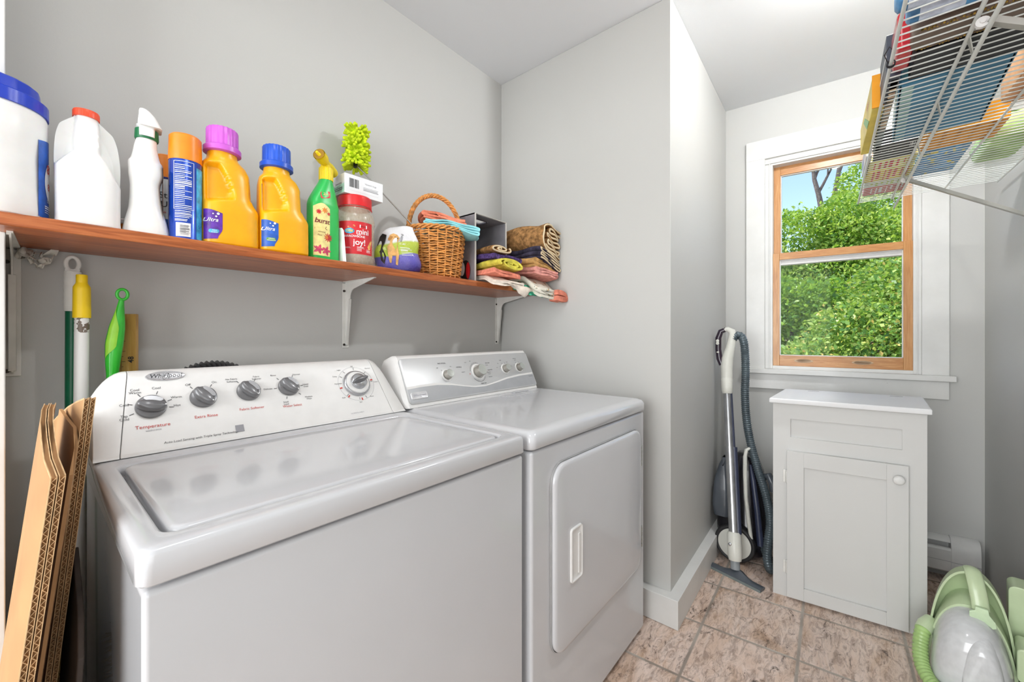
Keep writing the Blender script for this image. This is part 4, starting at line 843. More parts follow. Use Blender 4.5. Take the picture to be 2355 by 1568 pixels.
blob([(-.036, .028), (-.030, .028), (-.028, .055), (-.016, .055), (-.014, .024), (-.006, .022), (-.005, .06), (-.004, .085), (-.006, .10), (-.003, .112), (-.002, .118), (-.012, .130), (-.024, .134), (-.036, .128), (-.040, .112), (-.032, .108), (-.030, .098), (-.038, .085), (-.042, .06)], M_pup, 'printed_puppy', 'tan puppy print')
blob([(-.066, .035), (-.052, .022), (-.050, .05), (-.054, .08), (-.046, .10), (-.046, .128), (-.056, .134), (-.066, .122), (-.070, .09), (-.066, .06)], M_pupb, 'printed_puppy', 'black puppy print')
blob([(-.034, .124), (-.026, .122), (-.030, .110), (-.038, .108), (-.041, .115)], mat('puppy_ear', (190, 132, 66), .5), 'printed_ear', None, .0060)
blob([(-.009+.0022*math.cos(a), .116+.0018*math.sin(a)) for a in [k*.785 for k in range(8)]], M_pupb, 'printed_nose', None, .0064); blob([(-.019+.0016*math.cos(a), .121+.0016*math.sin(a)) for a in [k*.785 for k in range(8)]], M_pupb, 'printed_eye', None, .0064)
m = MB(); f = onb(0, .0062); bars(m, f, .004, .045, .058, .088, 6, random.Random(8), False); put_text(m, '6 LBS', f, .012, .097, .009); m.build('printed_lettering', L_white, b_, smooth=False)
m = MB(); put_text(m, 'Puppy', lambda u, v: onb(0, .0062)(.006+v, .13-u), .01, .0, .013); m.build('printed_lettering', M_ink, b_, smooth=False)
# 13 duster
t = thing('duster', 'lime green microfibre duster on a thin metal rod leaning over the basket', 'duster', (.98, 1.30, SZ), local=False)
H0, H1 = Vector((.752, 1.352, 1.738)), Vector((.764, 1.366, 1.862)); rod0 = Vector((.99, 1.262, 1.50)); rod1 = Vector((.754, 1.350, 1.735))
m = MB(); rnd = random.Random(11); axd = (H1-H0).normalized(); sx = axd.cross(Vector((0, 1, 0))).normalized(); sy = axd.cross(sx)
m.tube([H0, H0.lerp(H1, .5), H1], [.018, .024, .018], 14)
for i in range(260):
    k = rnd.uniform(-.12, 1.08); a = rnd.uniform(0, 2*PI); rd = sx*math.cos(a)+sy*math.sin(a); kk = min(max(k, 0), 1)
    tilt = (k-.5)*1.3+rnd.uniform(-.3, .3); d = (rd+axd*tilt*.8).normalized(); b0 = H0.lerp(H1, kk)+rd*.018; L = rnd.uniform(.022, .033)
    side = Vector((rnd.uniform(-1, 1), rnd.uniform(-1, 1), -1))*.003
    m.tube([b0, b0+d*L*.5+side*.5, b0+d*L*.92+side, b0+d*L+side], [.0044, .0052, .0048, .0020], 8)
m.build('duster_head', mat('chenille_lime', (204, 226, 28), .85, var=.12, vscale=40, bump=.4, bscale=500), t)
m = MB(); m.tube([rod0, rod1], .0024, 12); m.build('metal_rod', mat('chrome_rod', (176, 174, 168), .2, .9), t)
m = MB(); m.tube([rod1-Vector((.006, 0, .010)), H0+axd*.02], [.006, .010], 14); m.build('socket', mat('black_socket', (36, 30, 30), .5), t)
# 14 basket
M_wick = mat('willow', (206, 140, 72), .45, var=.22, vscale=70, bump=.3, bscale=200)
BX, BY = 1.052, 1.278
t = shelfthing('wicker_basket', 'honey-coloured wicker basket with a twisted hoop handle', 'basket', BX, BY)
m = MB(); NS = 22; levels = 19
def brad(z): k = z/.185; return .095+.026*k**.8
m.lathe([(.080, .004), (.090, .008), (.088, .014)], 0, 0, 32)
for j in range(levels):
    z = .012+j*.0088; n = NS*6; R = brad(z); ph = (j % 2)*PI
    m.tube([((R+.0032*math.cos(i*NS*PI/n*1+ph))*math.cos(2*PI*i/n), (R*.92+.0032*math.cos(i*NS*PI/n+ph))*math.sin(2*PI*i/n), z+.0012*math.sin(i*.9+j)) for i in range(n)], .0036, 6, closed=True)
m.build('woven_side', M_wick, t, sharp=80)
m = MB()
for i in range(NS): a = 2*PI*(i+.5)/NS; m.tube([(brad(z)*math.cos(a), brad(z)*.92*math.sin(a), z) for z in [.004+.184*k/8 for k in range(9)]], .003, 6)
m.build('stakes', M_wick, t)
m = MB()
for s_ in range(3):
    n = 132; m.tube([((brad(.185)+.002+.0055*math.cos(i*2*PI*11/n+s_*2.09))*math.cos(2*PI*i/n), (brad(.185)*.92+.002+.0055*math.cos(i*2*PI*11/n+s_*2.09))*math.sin(2*PI*i/n), .186+.006*math.sin(i*2*PI*11/n+s_*2.09)) for i in range(n)], .0042, 6, closed=True)
m.build('braided_rim', M_wick, t, sharp=80)
m = MB(); ha = -.35
for s_ in range(4):
    n = 110; pts = []
    for i in range(n):
        k = i/(n-1); a = PI*k; ex = Vector((math.cos(ha), math.sin(ha)*.92, 0)); c = ex*(-.112*math.cos(a)*(1 if True else 0))+Vector((0, 0, .165+.172*math.sin(a)**.85))
        rad = ex*(-math.cos(a))+Vector((0, 0, math.sin(a))); nn = Vector((-ex.y, ex.x, 0)).normalized(); ph = k*PI*13+s_*PI/2
        pts.append(c+(rad*math.cos(ph)+nn*math.sin(ph))*.0055)
    m.tube(pts, .0045, 7)
m.build('twisted_handle', M_wick, t, sharp=80)

# ---- towels: a thick ribbon folded or rolled in the x-z plane and drawn out along y
def terry(name, c, trim=None, var=.14, vs=35): return mat(name, c, .95, var=var, vscale=vs, bump=.9, bscale=420, spec=.1)
def serp(n, w_, g, jit=0, rnd=None):
    pts = []
    for i in range(n):
        z = i*g; d = 1 if i % 2 == 0 else -1; ww = w_*(1-(rnd.uniform(0, jit) if rnd else 0)); xs = [-ww/2+ww*k/10 for k in range(11)]
        if d < 0: xs = xs[::-1]
        pts += [(x, z+.0015*math.sin(x*60+i)) for x in xs]
        if i < n-1:
            e = xs[-1]
            for k in range(1, 6): a = -PI/2+PI*k/6; pts.append((e+d*g/2*math.cos(a), z+g/2+g/2*math.sin(a)))
    return pts
def spiral(turns, w_, h, g):
    pts = []; n = int(turns*28)
    for i in range(n+1):
        a = 2*PI*turns*i/n; k = i/n; pts.append(((w_/2-g/2)*(.10+.90*k)*math.cos(a)*(1 if k > .15 else k/.15), (h/2-g/2)*(.14+.86*k)*math.sin(a)+h/2))
    return pts
def foldroll(w_, h, g):
    # outer turn hugging an uneven stack of inner folds
    rnd = random.Random(31); n = int((h-2.6*g)/g); out = []; xs0 = -w_/2+g*1.5
    for i in range(n):
        z = g*1.6+i*(h-3.2*g)/max(1, n-1); d = 1 if i % 2 == 0 else -1; L = xs0+rnd.uniform(.0, .035)+.02*(1-abs(i/n-.5)); R = w_/2-g*(1.3+rnd.uniform(0, 1.2))-.03*(i/n)
        xs_ = [L+(R-L)*k/12 for k in range(13)]; xs_ = xs_ if d > 0 else xs_[::-1]
        out += [(x, z+.0030*math.sin(x*70+i*1.3)) for x in xs_]
        if i < n-1: e = xs_[-1]; gg = (h-3.2*g)/(n-1); out += [(e+d*gg/2*math.cos(-PI/2+PI*k/6), z+gg/2+gg/2*math.sin(-PI/2+PI*k/6)) for k in range(1, 6)]
    e = out[-1]; d = 1 if e[0] > 0 else -1
    body = []
    if d > 0: body += [(w_/2-g*.6, h-g*1.6), (w_/2-g, h-g*.8)]
    body += [(x, h-g/2+.004*math.sin((x+w_/2)*14)) for x in np.linspace(w_/2-g*1.4, -w_/2+h*.42, 14)]
    body += [(-w_/2+h*.42+h*.42*math.cos(a), h/2+(h/2-g/2)*math.sin(a)) for a in np.linspace(PI/2+.12, 1.5*PI-.12, 14)]
    body += [(x, g/2) for x in np.linspace(-w_/2+h*.42, w_/2, 14)]
    return out+[(float(a), float(b)) for a, b in body]
def towel(name, label, cat, mt, prof, th_, y0, y1, org, rz=0, ry=0, hem=None, seed=0, group=None, droop=0, ny=12, wob=.003, rx=0, slope=0):
    P = [Vector((p[0], p[1], 0)) for p in prof]; n = len(P); A, B = [], []
    for i in range(n):
        d = (P[min(i+1, n-1)]-P[max(i-1, 0)]).normalized(); q = Vector((-d.y, d.x, 0))*th_/2; A.append(P[i]+q); B.append(P[i]-q)
    ringp = A+B[::-1]; rnd = random.Random(seed); f1, f2 = rnd.uniform(0, 6), rnd.uniform(0, 6); L = y1-y0
    def T(x, z, y):
        k = (y-y0)/L; e = droop*sst(1-k*3) if droop else 0
        return (x+wob*math.sin(y*38+f1+z*30)+slope*(y-y0), y+wob*.8*math.sin(x*46+f2+z*80)*(1 if k < .5 else .3), z+wob*.7*math.sin(y*30+x*24+f2)-e)
    m = MB(); m.loft([[T(p.x, p.y, y0+L*j/ny) for p in ringp] for j in range(ny+1)])
    Rm = Matrix.Rotation(ry, 3, 'Y') @ Matrix.Rotation(rx, 3, 'X')
    m.map(lambda x, y, z: tuple(Rm @ Vector((x, y, z))))
    if hem:
        t = thing(name, label, cat, org, rz, group, local=True); o = m.build('towel_cloth', mt, t, sharp=80)
        h = MB(); h.tube([tuple(Rm @ Vector(T(p.x, p.y, y0-.0005))) for p in P], th_*.36, 6); h.build('hem', hem, t); return t
    o = m.build(name, mt, None, None, sharp=80); o.location = org; o.rotation_euler = (0, 0, rz); return tag(o, label, cat, group)
T_brown = terry('towel_brown', (150, 112, 72), var=.3, vs=60); T_navy = terry('towel_charcoal', (62, 58, 74), var=.25); T_tan = terry('towel_tan', (202, 158, 100)); T_pink = terry('towel_pink', (240, 160, 150)); T_floral = mat('floral_cloth', (222, 218, 200), .9, var=.04, bump=.5, bscale=400)
T_teal = terry('towel_teal', (70, 160, 130), var=.35, vs=50); T_purple = terry('towel_purple', (76, 60, 104), var=.35, vs=120); T_yellow = terry('towel_lemon', (214, 202, 84)); T_coral = terry('towel_coral', (236, 140, 118)); T_white = terry('cloth_white', (234, 222, 208), var=.05); T_aqua = mat('cloth_aqua', (150, 220, 226), .85, var=.06, bump=.3, bscale=200); T_peach = terry('towel_peach', (248, 140, 112)); M_hem = mat('hem_cream', (226, 206, 170), .8)
fl = NT('floral_print'); vo = fl.n('ShaderNodeTexVoronoi'); vo.inputs['Scale'].default_value = 26; fl.l(fl.coord(), vo.inputs[0]); c0 = fl.ramp(vo.outputs['Distance'], [(.0, (190, 120, 90)), (.16, (232, 176, 130)), (.26, (90, 130, 110)), (.32, (228, 224, 208))]); nz = fl.noise(14, 3); fl.base(fl.mix(fl.ramp(nz, [(.46, (0, 0, 0)), (.5, (255, 255, 255))]), (230, 226, 212), c0)); fl.rough(.9); fl.bump(fl.noise(300, 2), .5, .002)
GR = 'towels stacked at the right end of the wooden shelf'
sp_prof = spiral(3.2, .175, .105, .012)
towel('towel', 'mottled brown bath towel folded thick with cream hem, topmost at the corner', 'towel', T_brown, foldroll(.172, .128, .0125), .0115, -.150, .175, (1.530, 1.205, SZ+.155), .10, .26, M_hem, 3, GR, wob=.005)
towel('towel', 'charcoal towel with pale hem folded under the brown towel', 'towel', T_navy, serp(5, .165, .0115), .0095, -.148, .17, (1.528, 1.205, SZ+.104), .06, .24, M_hem, 4, GR, wob=.005)
towel('towel', 'plain tan towel folded under the charcoal towel', 'towel', T_tan, serp(3, .165, .0150), .0130, -.140, .17, (1.510, 1.205, SZ+.074), .04, .17, None, 5, GR, wob=.004)
towel('towel', 'light pink towel folded between the tan and the floral ones', 'towel', T_pink, serp(3, .165, .0110), .0095, -.150, .17, (1.515, 1.205, SZ+.050), 0, .09, None, 6, GR, wob=.005)
towel('towel', 'pale flower-patterned towel sagging over the shelf front at the corner', 'towel', fl.m, serp(3, .170, .0150), .0130, -.164, .17, (1.520, 1.205, SZ+.008), .03, .05, None, 7, GR, droop=.062, wob=.005, ny=24)
towel('towel', 'mottled teal cloth sticking out below the floral towel', 'towel', T_teal, serp(2, .10, .007), .006, -.125, -.035, (1.455, 1.20, SZ-.012), .0, .02, None, 8, GR, droop=.035, wob=.004, ny=16)
towel('towel', 'salmon bordered cloth end drooping at the far right of the shelf', 'towel', T_coral, serp(2, .060, .026), .022, -.184, -.14, (1.578, 1.205, SZ-.054), .0, .08, None, 9, GR, wob=.003)
# grey fabric bin on its side, mouth towards the room
M_bin = mat('grey_felt', (134, 132, 138), .8, var=.06, bump=.25, bscale=250); M_binin = mat('grey_lining', (112, 110, 112), .8, var=.04)
t = thing('fabric_bin', 'grey fabric bin lying on its side with a slotted handle, beside the basket', 'storage bin', (1.285, 1.31, SZ), 0)
bx0, bx1, by0, by1, bz = 1.192, 1.392, 1.195, 1.425, .288
m = MB(); m.box(bx0, bx0+.006, by0, by1, SZ, SZ+bz); sd = m.build('side_panel', M_bin, t, bevel=.001, seg=1)
m = MB(); m.box(bx1-.006, bx1, by0, by1, SZ, SZ+bz); m.build('side_panel', M_bin, t, bevel=.001, seg=1)
m = MB(); m.box(bx0+.006, bx1-.006, by1-.006, by1, SZ, SZ+bz); m.build('bottom_panel', M_binin, t)
m = MB(); m.box(bx0+.006, bx1-.006, by0, by1-.006, SZ, SZ+.004); m.build('lower_panel', M_bin, t)
m = MB(); zt = SZ+bz; a0, a1, b0, b1 = bx0+.02, bx1-.07, by0+.045, by0+.10
for q in ((bx0, bx1, by0, b0), (bx0, bx1, b1, by1), (bx0, a0, b0, b1), (a1, bx1, b0, b1)): m.box(q[0], q[1], q[2], q[3], zt-.006, zt)
m.build('handle_panel', M_bin, t, smooth=False)
m = MB(); m.tube([(p[0], p[1], zt-.007) for p in rrect(a1-a0, b1-b0, .018, 6, (a0+a1)/2, (b0+b1)/2)], .0028, 6, closed=True); m.build('handle_binding', mat('binding_dark', (84, 80, 90), .7), t)
m = MB(); m.tube([(bx0+.003, by0, SZ+.004), (bx0+.003, by0, zt-.003), (bx1-.003, by0, zt-.003), (bx1-.003, by0, SZ+.004)], .0042, 8); m.build('edge_binding', mat('binding_pale', (190, 186, 180), .7), t)
def spot(y, z, ry_, rz_, mt, off=.0008, tilt=0):
    m = MB(); m.add([(bx0-off, y+ry_*math.cos(a)*math.cos(tilt)-rz_*math.sin(a)*math.sin(tilt), SZ+z+ry_*math.cos(a)*math.sin(tilt)+rz_*math.sin(a)*math.cos(tilt)) for a in [2*PI*i/24 for i in range(24)]], [tuple(range(24))]); m.build('printed_spot', mt, sd, smooth=False)
spot(1.30, .22, .055, .045, M_ink); spot(1.275, .235, .016, .03, mat('print_leafgreen', (40, 130, 70), .5), .0012, .4); spot(1.325, .235, .016, .03, mat('print_leafgreen', (40, 130, 70), .5), .0012, -.4); spot(1.27, .195, .017, .024, L_red, .0014, .2); spot(1.32, .195, .02, .024, L_white, .0014)
spot(1.25, .05, .03, .045, M_ink); spot(1.235, .05, .012, .035, L_red, .0012); spot(1.27, .06, .016, .03, L_white, .0014)
GB = 'small towels in the grey fabric bin'
towel('hand_towel', 'brown hand towel folded on top of the pile in the grey bin', 'towel', T_brown, spiral(2.1, .135, .042, .0105), .0095, -.115, .08, (1.285, 1.235, SZ+.116), -.10, .05, M_hem, 13, GB, wob=.004)
towel('hand_towel', 'deep purple hand towel in the grey bin, under the brown one', 'towel', T_purple, serp(2, .150, .0110), .0100, -.140, .08, (1.298, 1.235, SZ+.094), -.10, .06, None, 14, GB, wob=.004)
towel('hand_towel', 'lemon yellow towel rolled in the middle of the pile in the bin', 'towel', T_yellow, spiral(2.6, .150, .048, .0105), .0085, -.165, .08, (1.300, 1.235, SZ+.044), -.12, .16, None, 15, GB, wob=.004)
towel('hand_towel', 'coral pink hand towel under the lemon yellow roll', 'towel', T_coral, serp(2, .140, .0110), .0100, -.150, .08, (1.285, 1.235, SZ+.028), -.10, .10, None, 16, GB, wob=.005)
towel('washcloth', 'off-white cloth at the bottom of the bin pile, corner hanging over the shelf edge', 'towel', T_white, serp(2, .155, .0100), .0085, -.155, .08, (1.300, 1.235, SZ+.008), -.08, .03, None, 17, GB, droop=.022, wob=.006, ny=18)
m = MB(); n_ = 14
def fp(u, v): return (1.30+u*.15-.01*v, 1.085-.012*math.sin(v*PI)+.006*math.sin(u*9), SZ-.012-v*(.050 if u > .3 else .03)*(1-abs(u*2-1-.2)*.75))
grid_patch(m, fp, -.15, 1.0, 0, 1, 16, 8); tag(m.build('cleaning_cloth', T_white, None, (1.35, 1.08, SZ-.02), sharp=80, solid=.002), 'thin white cloth corner flopped over the shelf front below the bin', 'cloth')
# cloths lying on the basket
GBk = 'cloths on top of the wicker basket'
towel('folded_cloth', 'pale aqua cloths folded on the basket, hanging over its right side', 'towel', T_aqua, serp(4, .205, .0080), .0060, -.090, .075, (BX+.055, BY-.030, SZ+.186), -.62, .13, None, 18, GBk, wob=.006)
towel('folded_cloth', 'peach terry cloth folded on top of the aqua cloths', 'towel', T_peach, serp(3, .160, .0100), .009, -.070, .055, (BX+.022, BY-.010, SZ+.221), -.62, .14, None, 19, GBk, wob=.006)
# ---------------------------------------------------------------- left gap: poles, brush, yardstick, cardboard
t = thing('broom_handle', 'green pole with white grip and hanging hole, behind the yellow-capped pole', 'broom', (.072, 1.405, 0))
m = MB(); m.tube([(.066, 1.405, 0), (.069, 1.405, 1.19)], .0115, 20); m.build('pole', mat('pole_green', (0, 96, 64), .35), t)
m = MB(); n = 24
def grip(z0, z1, r): return [(r*1.0, z) for z in (z0, z1)]
m.lathe([(.0135, 1.185), (.0145, 1.19)]+[(.0142+.0005*(k % 2), 1.20+.008*k) for k in range(9)]+[(.0145, 1.278)], .0695, 1.405, 28)
m.tube([(.0695+.0105*math.cos(a), 1.405, 1.2965+.0165*math.sin(a)) for a in [2*PI*i/28 for i in range(28)]], (.0042), 10, closed=True)
m.box(.0575, .0815, 1.401, 1.409, 1.274, 1.284)
m.build('grip', mat('grip_white', (228, 228, 224), .5, var=.04), t)
t = thing('mop_handle', 'white pole with a scuffed bright yellow plastic cap, standing left of the washer', 'pole', (.0805, 1.335, 0))
s = NT('chipped_white_pole'); co = s.coord(); rz_ = s.n('ShaderNodeSeparateXYZ'); s.l(co, rz_.inputs[0]); chip = s.noise(60, 4, .6, co); hi = s.math('MULTIPLY', s.math('GREATER_THAN', rz_.outputs[2], 1.135), s.math('GREATER_THAN', chip, .50))
s.base(s.mix(hi, (230, 230, 228), (112, 98, 86))); s.rough(.35)
m = MB(); m.tube([(.074, 1.335, 0), (.0805, 1.335, 1.18)], .0122, 24); m.build('pole', s.m, t)
s = NT('speckled_yellow'); s.base(s.mix(s.ramp(s.noise(90, 4, .7), [(.66, (0, 0, 0)), (.69, (255, 255, 255))]), (244, 208, 22), (60, 44, 20))); s.rough(.4)
m = MB(); m.lathe([(.0148, 1.168), (.0150, 1.172), (.0145, 1.232), (.0142, 1.238), (.0100, 1.246), (.0096, 1.249), (.0096, 1.264), (.009, 1.2655)], .0805, 1.335, 32); m.build('end_cap', s.m, t)
t = thing('scrub_brush', 'lime and green moulded brush handle with a loop end, behind the washer', 'brush', (.142, 1.352, 0))
m = MB(); P = [(.125, 0, .0065), (.127, .6, .0065), (.1290, .90, .0085), (.1300, .98, .0095), (.1315, 1.03, .0105), (.1325, 1.07, .0140), (.1350, 1.11, .0165), (.1400, 1.15, .0145), (.1440, 1.18, .0095), (.1465, 1.205, .0058), (.1475, 1.213, .005)]
zz = np.linspace(0, 1.213, 90); m.tube([(float(np.interp(z, [p[1] for p in P], [p[0] for p in P])), 1.352, z) for z in zz], [float(np.interp(z, [p[1] for p in P], [p[2] for p in P])) for z in zz], 24)
m.build('handle', mat('brush_green', (52, 190, 52), .28, coat=.3), t)
m = MB(); m.tube([(.149+.0095*math.cos(a), 1.352, 1.2275+.0125*math.sin(a)) for a in [2*PI*i/32 for i in range(32)]], (.0034), 12, closed=True); m.build('hanging_loop', mat('brush_green', (52, 190, 52)), t)
m = MB(); m.loft([[(float(np.interp(z, [p[1] for p in P], [p[0] for p in P]))-.0012+a*float(np.interp(z, [p[1] for p in P], [p[2] for p in P]))*.9, 1.352-float(np.interp(z, [p[1] for p in P], [p[2] for p in P]))*(1-a*a*.8)**.5-.0008, z) for a in np.linspace(-.98, -.98+1.2*sst((z-1.075)/.03)*sst((1.2-z)/.06)+.02, 6)] for z in np.linspace(1.075, 1.20, 24)], cap=False, closed=False); m.build('grip_inlay', mat('brush_lime', (150, 214, 60), .4), t)
m = MB(); m.lathe([(.02, 0), (.03, .03), (.03, .09), (.012, .11)], .125, 1.352, 20); m.build('bristle_head', P_white, t)
t = thing('yardstick', 'wooden yardstick marked 48 standing behind the washer beside the green brush', 'ruler', (.165, 1.388, 0), -.55, local=True)
M_rule = wood('rule_wood', (176, 132, 62), (200, 158, 84), (222, 186, 120), (12, 12, 1), .4, .04)
m = MB(); m.box(-.0165, .0165, -.006, .006, 0, 1.182); b_ = m.build('stick', M_rule, t, bevel=.0008, seg=1)
m = MB(); fr_ = lambda u, v: (u, -.0064, v)
for k in range(140): z = 1.165-.0032*k; L = .012 if k % 8 == 0 else .008 if k % 4 == 0 else .005; m.add([fr_(*p) for p in ((-.0165, z), (-.0165+L, z), (-.0165+L, z+.0009), (-.0165, z+.0009))], [(0, 1, 2, 3)])
b2 = m.build('inch_marks', M_ink, b_, smooth=False); m = MB(); put_text(m, '48', lambda u, v: (.007-v, -.0066, 1.068+u), 0, 0, .016, bold=.02); put_text(m, '47', lambda u, v: (.007-v, -.0066, 1.02+u), 0, 0, .013); m.build('numerals', M_ink, b_, smooth=False)

M_card = mat('kraft_cardboard', (178, 136, 92), .8, var=.06, vscale=8); M_cardedge = mat('kraft_liner', (206, 170, 126), .8, var=.1, vscale=60)
def cardboard(label, xs, sec, ztop, zbot, layers, seed, group='flattened cardboard boxes beside the washer', gloc=(0, .9, 0)):
    """sec: list of (dx, y) along the sheet from the near edge back; xs(z): x of the near edge at height z"""
    t = thing('cardboard_box', label, 'cardboard', gloc, group=group); th_ = .0058; N = len(sec)
    def nrm(i): a = sec[max(i-1, 0)]; b = sec[min(i+1, N-1)]; d = Vector((b[0]-a[0], b[1]-a[1], 0)).normalized(); return Vector((d.y, -d.x, 0))
    Z = lambda i, k: zbot+(ztop[i]-zbot)*k
    KZ = 16
    for L in range(layers):
        o0 = L*(th_+.0012); m = MB(); rg = []
        for k in range(KZ+1):
            r = []
            for side in (o0, o0+th_):
                idx = range(N) if side == o0 else range(N-1, -1, -1)
                for i in idx:
                    z = Z(i, k/KZ); p = Vector((xs(z)+sec[i][0], sec[i][1]+(.004 if i == 0 else 0), z))+nrm(i)*side; r.append(tuple(p))
            rg.append(r)
        m.loft(rg); m.build('panel', M_card, t, sharp=40)
        # fluted cut edge at the near side and along the top
        m = MB(); n0 = nrm(0)
        for off in (o0, o0+th_-.0008):
            m.loft([[tuple(Vector((xs(z)+sec[0][0], sec[0][1]-.0005+dy, z))+n0*(off+dn)) for dy, dn in ((0, 0), (0, .0009), (.006, .0009), (.006, 0))] for z in np.linspace(zbot, ztop[0], 24)])
        m.build('liner_edge', M_cardedge, t)
        m = MB(); nz = int((ztop[0]-zbot)/.0042); vs = []
        for k in range(nz+1):
            z = zbot+(ztop[0]-zbot)*k/nz; off = o0+.0009+(th_-.0018)*(k % 2)
            for dy in (0, .005): vs.append(tuple(Vector((xs(z)+sec[0][0], sec[0][1]+dy, z))+n0*off))
        m.add(vs, [(2*k, 2*k+1, 2*k+3, 2*k+2) for k in range(nz)]); m.build('fluting', M_cardedge, t, smooth=False, solid=.0006)
        m = MB()
        for off in (o0, o0+th_-.0008):
            m.loft([[tuple(Vector((xs(ztop[i])+sec[i][0], sec[i][1], ztop[i]+dz))+nrm(i)*(off+dn)) for dz, dn in ((0, 0), (0, .0009), (.0025, .0009), (.0025, 0))] for i in range(N)])
        m.build('top_liner_edge', M_cardedge, t)
    return t
def xs2(z): return max(-.024, .0700-(1.02-z)*.0975)
cardboard('tall flattened cardboard box with double fluted edge leaning on the washer side', xs2, [(-.014, .905), (-.018, .96), (-.022, 1.05), (-.026, 1.16), (-.030, 1.27)], [1.030, 1.020, 1.002, .975, .945], .0, 2, 1, gloc=(0, 1.05, 0))
def xs1(z): return max(-.022, .0295-(.965-z)*.108)
cardboard('shorter curled cardboard box nearest the door edge, with rolled top flaps', xs1, [(-.010, .735), (-.0165, .77), (-.020, .82), (-.0215, .88), (-.020, .95), (-.0165, 1.0)], [.956, .972, .990, 1.004, 1.012, 1.016], .0, 2, 2, gloc=(0, .85, 0))
# inner curled flap
t = thing('cardboard_flap', 'curled loose cardboard flap standing between the two leaning boxes', 'cardboard', (.03, .98, 0))
m = MB(); sec = [(.026, .83), (.0300, .87), (.0295, .93), (.0235, .99), (.0180, 1.06)]; tz = [.935, .965, .985, .992, 1.0]
m.loft([[(xs1(z)-.0285+p[0]+.014+dx, p[1], z) for p, dx, z in [(p, 0, zz_*tz[i]) for i, p in enumerate(sec)]+[(sec[i], .004, zz_*tz[i]) for i in range(4, -1, -1)]] for zz_ in np.linspace(0, 1, 14)]); m.build('panel', M_card, t, sharp=40)
# dark board and brown mat low in the gap
m = MB(); m.prism([(.80, 0), (1.02, 0), (1.04, .66), (.98, .78), (.84, .735), (.80, .69)], -.004, .003, 'x'); m.map(lambda x, y, z: (x+.012+.052*z, y, z))
tag(m.build('dark_board', mat('dark_brown_board', (58, 48, 42), .7, var=.2), None, (.03, .9, 0), bevel=.002), 'dark brown board leaning low between the cardboard and the washer side', 'board')
m = MB(); rnd = random.Random(5)
for i in range(900):
    z = rnd.uniform(.06, .52); a = rnd.uniform(0, 2*PI); p = Vector((.032+.022*math.cos(a), 1.16+.05*math.sin(a), z)); d = Vector((math.cos(a), math.sin(a), rnd.uniform(-.8, .6))).normalized()
    m.tube([p, p+d*.012], [.0016, .0005], 4)
m.lathe([(.020, 0), (.022, .01), (.022, .5), (.012, .53)], .032, 1.16, 20)
tag(m.build('shaggy_mat', mat('shag_brown', (128, 104, 60), .95, var=.35, vscale=60), None, (.032, 1.16, 0)), 'rolled shaggy brown mat standing in the gap beside the washer', 'mat')

# ---------------------------------------------------------------- grey painted cabinet under the window
CP = Vector((2.1005, .259, 0)); CU = Vector((.049, -.4808, 0)).normalized(); CN = Vector((.9992, -.04, 0)).normalized()
def cb(s, d, z): p = CP+CU*s+CN*d; return (p.x, p.y, z)
def cbox(m, s0, s1, d0, d1, z0, z1):
    m.add([cb(s, d, z) for z in (z0, z1) for d in (d0, d1) for s in (s0, s1)], [(0, 2, 3, 1), (4, 5, 7, 6), (0, 1, 5, 4), (2, 6, 7, 3), (0, 4, 6, 2), (1, 3, 7, 5)])
CW = .483
t = thing('wooden_cabinet', 'grey painted wooden cabinet with one panelled door, under the window', 'cabinet', tuple(CP+CU*.24+CN*.18))
m = MB()
cbox(m, 0, .016, 0.018, .355, .0, .836); cbox(m, CW-.016, CW, .018, .355, 0, .836); cbox(m, .016, CW-.016, .335, .355, .02, .836); cbox(m, .016, CW-.016, .03, .335, .03, .045)
m.build('carcass', M_cabpaint, t, bevel=.0015, seg=2, smooth=True)
m = MB()
cbox(m, 0, .063, 0, .018, .0, .836); cbox(m, .4146, CW, 0, .018, .0, .836); cbox(m, .063, .4146, 0, .018, .769, .836); cbox(m, .063, .4146, 0, .018, .60, .690); cbox(m, .063, .4146, .0, .018, .0, .045)
m.build('face_frame', M_cabpaint, t, smooth=False)
m = MB(); cbox(m, .060, .418, .010, .016, .685, .772); m.build('upper_panel', M_cabpaint, t, smooth=False)
m = MB(); cbox(m, .05, .12, -.0005, .0003, .60, .6005); 
d0, d1, dz0, dz1 = .0525, .4327, .010, .634
m = MB()
for q in ((d0, .1115, dz0, dz1), (.3705, d1, dz0, dz1), (.1115, .3705, .571, dz1), (.1115, .3705, dz0, .062)): cbox(m, q[0], q[1], -.019, -.001, q[2], q[3])
door = m.build('door', M_cabpaint, t, bevel=.0012, seg=2)
m = MB(); cbox(m, .108, .374, -.008, -.003, .058, .575); m.build('door_panel', M_cabpaint, door, smooth=False)
kc = Vector(cb(.4048, -.019, .582))
m = MB(); prof = [(.006, 0), (.0065, .006), (.010, .010), (.0165, .014), (.0175, .018), (.015, .0225), (.008, .0245), (.0005, .0248)]
m.loft([[tuple(kc-CN*h+CU*r*math.cos(2*PI*i/32)+Vector((0, 0, r*math.sin(2*PI*i/32)))) for i in range(32)] for r, h in prof]); m.build('door_knob', mat('knob_paint', (226, 226, 224), .3), door, sharp=60)
for z in (.5216, .132):
    m = MB(); cbox(m, .037, .052, -.0035, .0005, z-.027, z+.027)
    c0 = Vector(cb(.0505, -.008, z-.022)); m.tube([c0, c0+Vector((0, 0, .044))], .0048, 12); m.sphere(tuple(c0+Vector((0, 0, .047))), .0045, 10, 6); m.sphere(tuple(c0-Vector((0, 0, .003))), .0045, 10, 6)
    m.build('hinge', mat('painted_hinge', (216, 216, 212), .4, .3), door, bevel=.0008, seg=1)
m = MB()
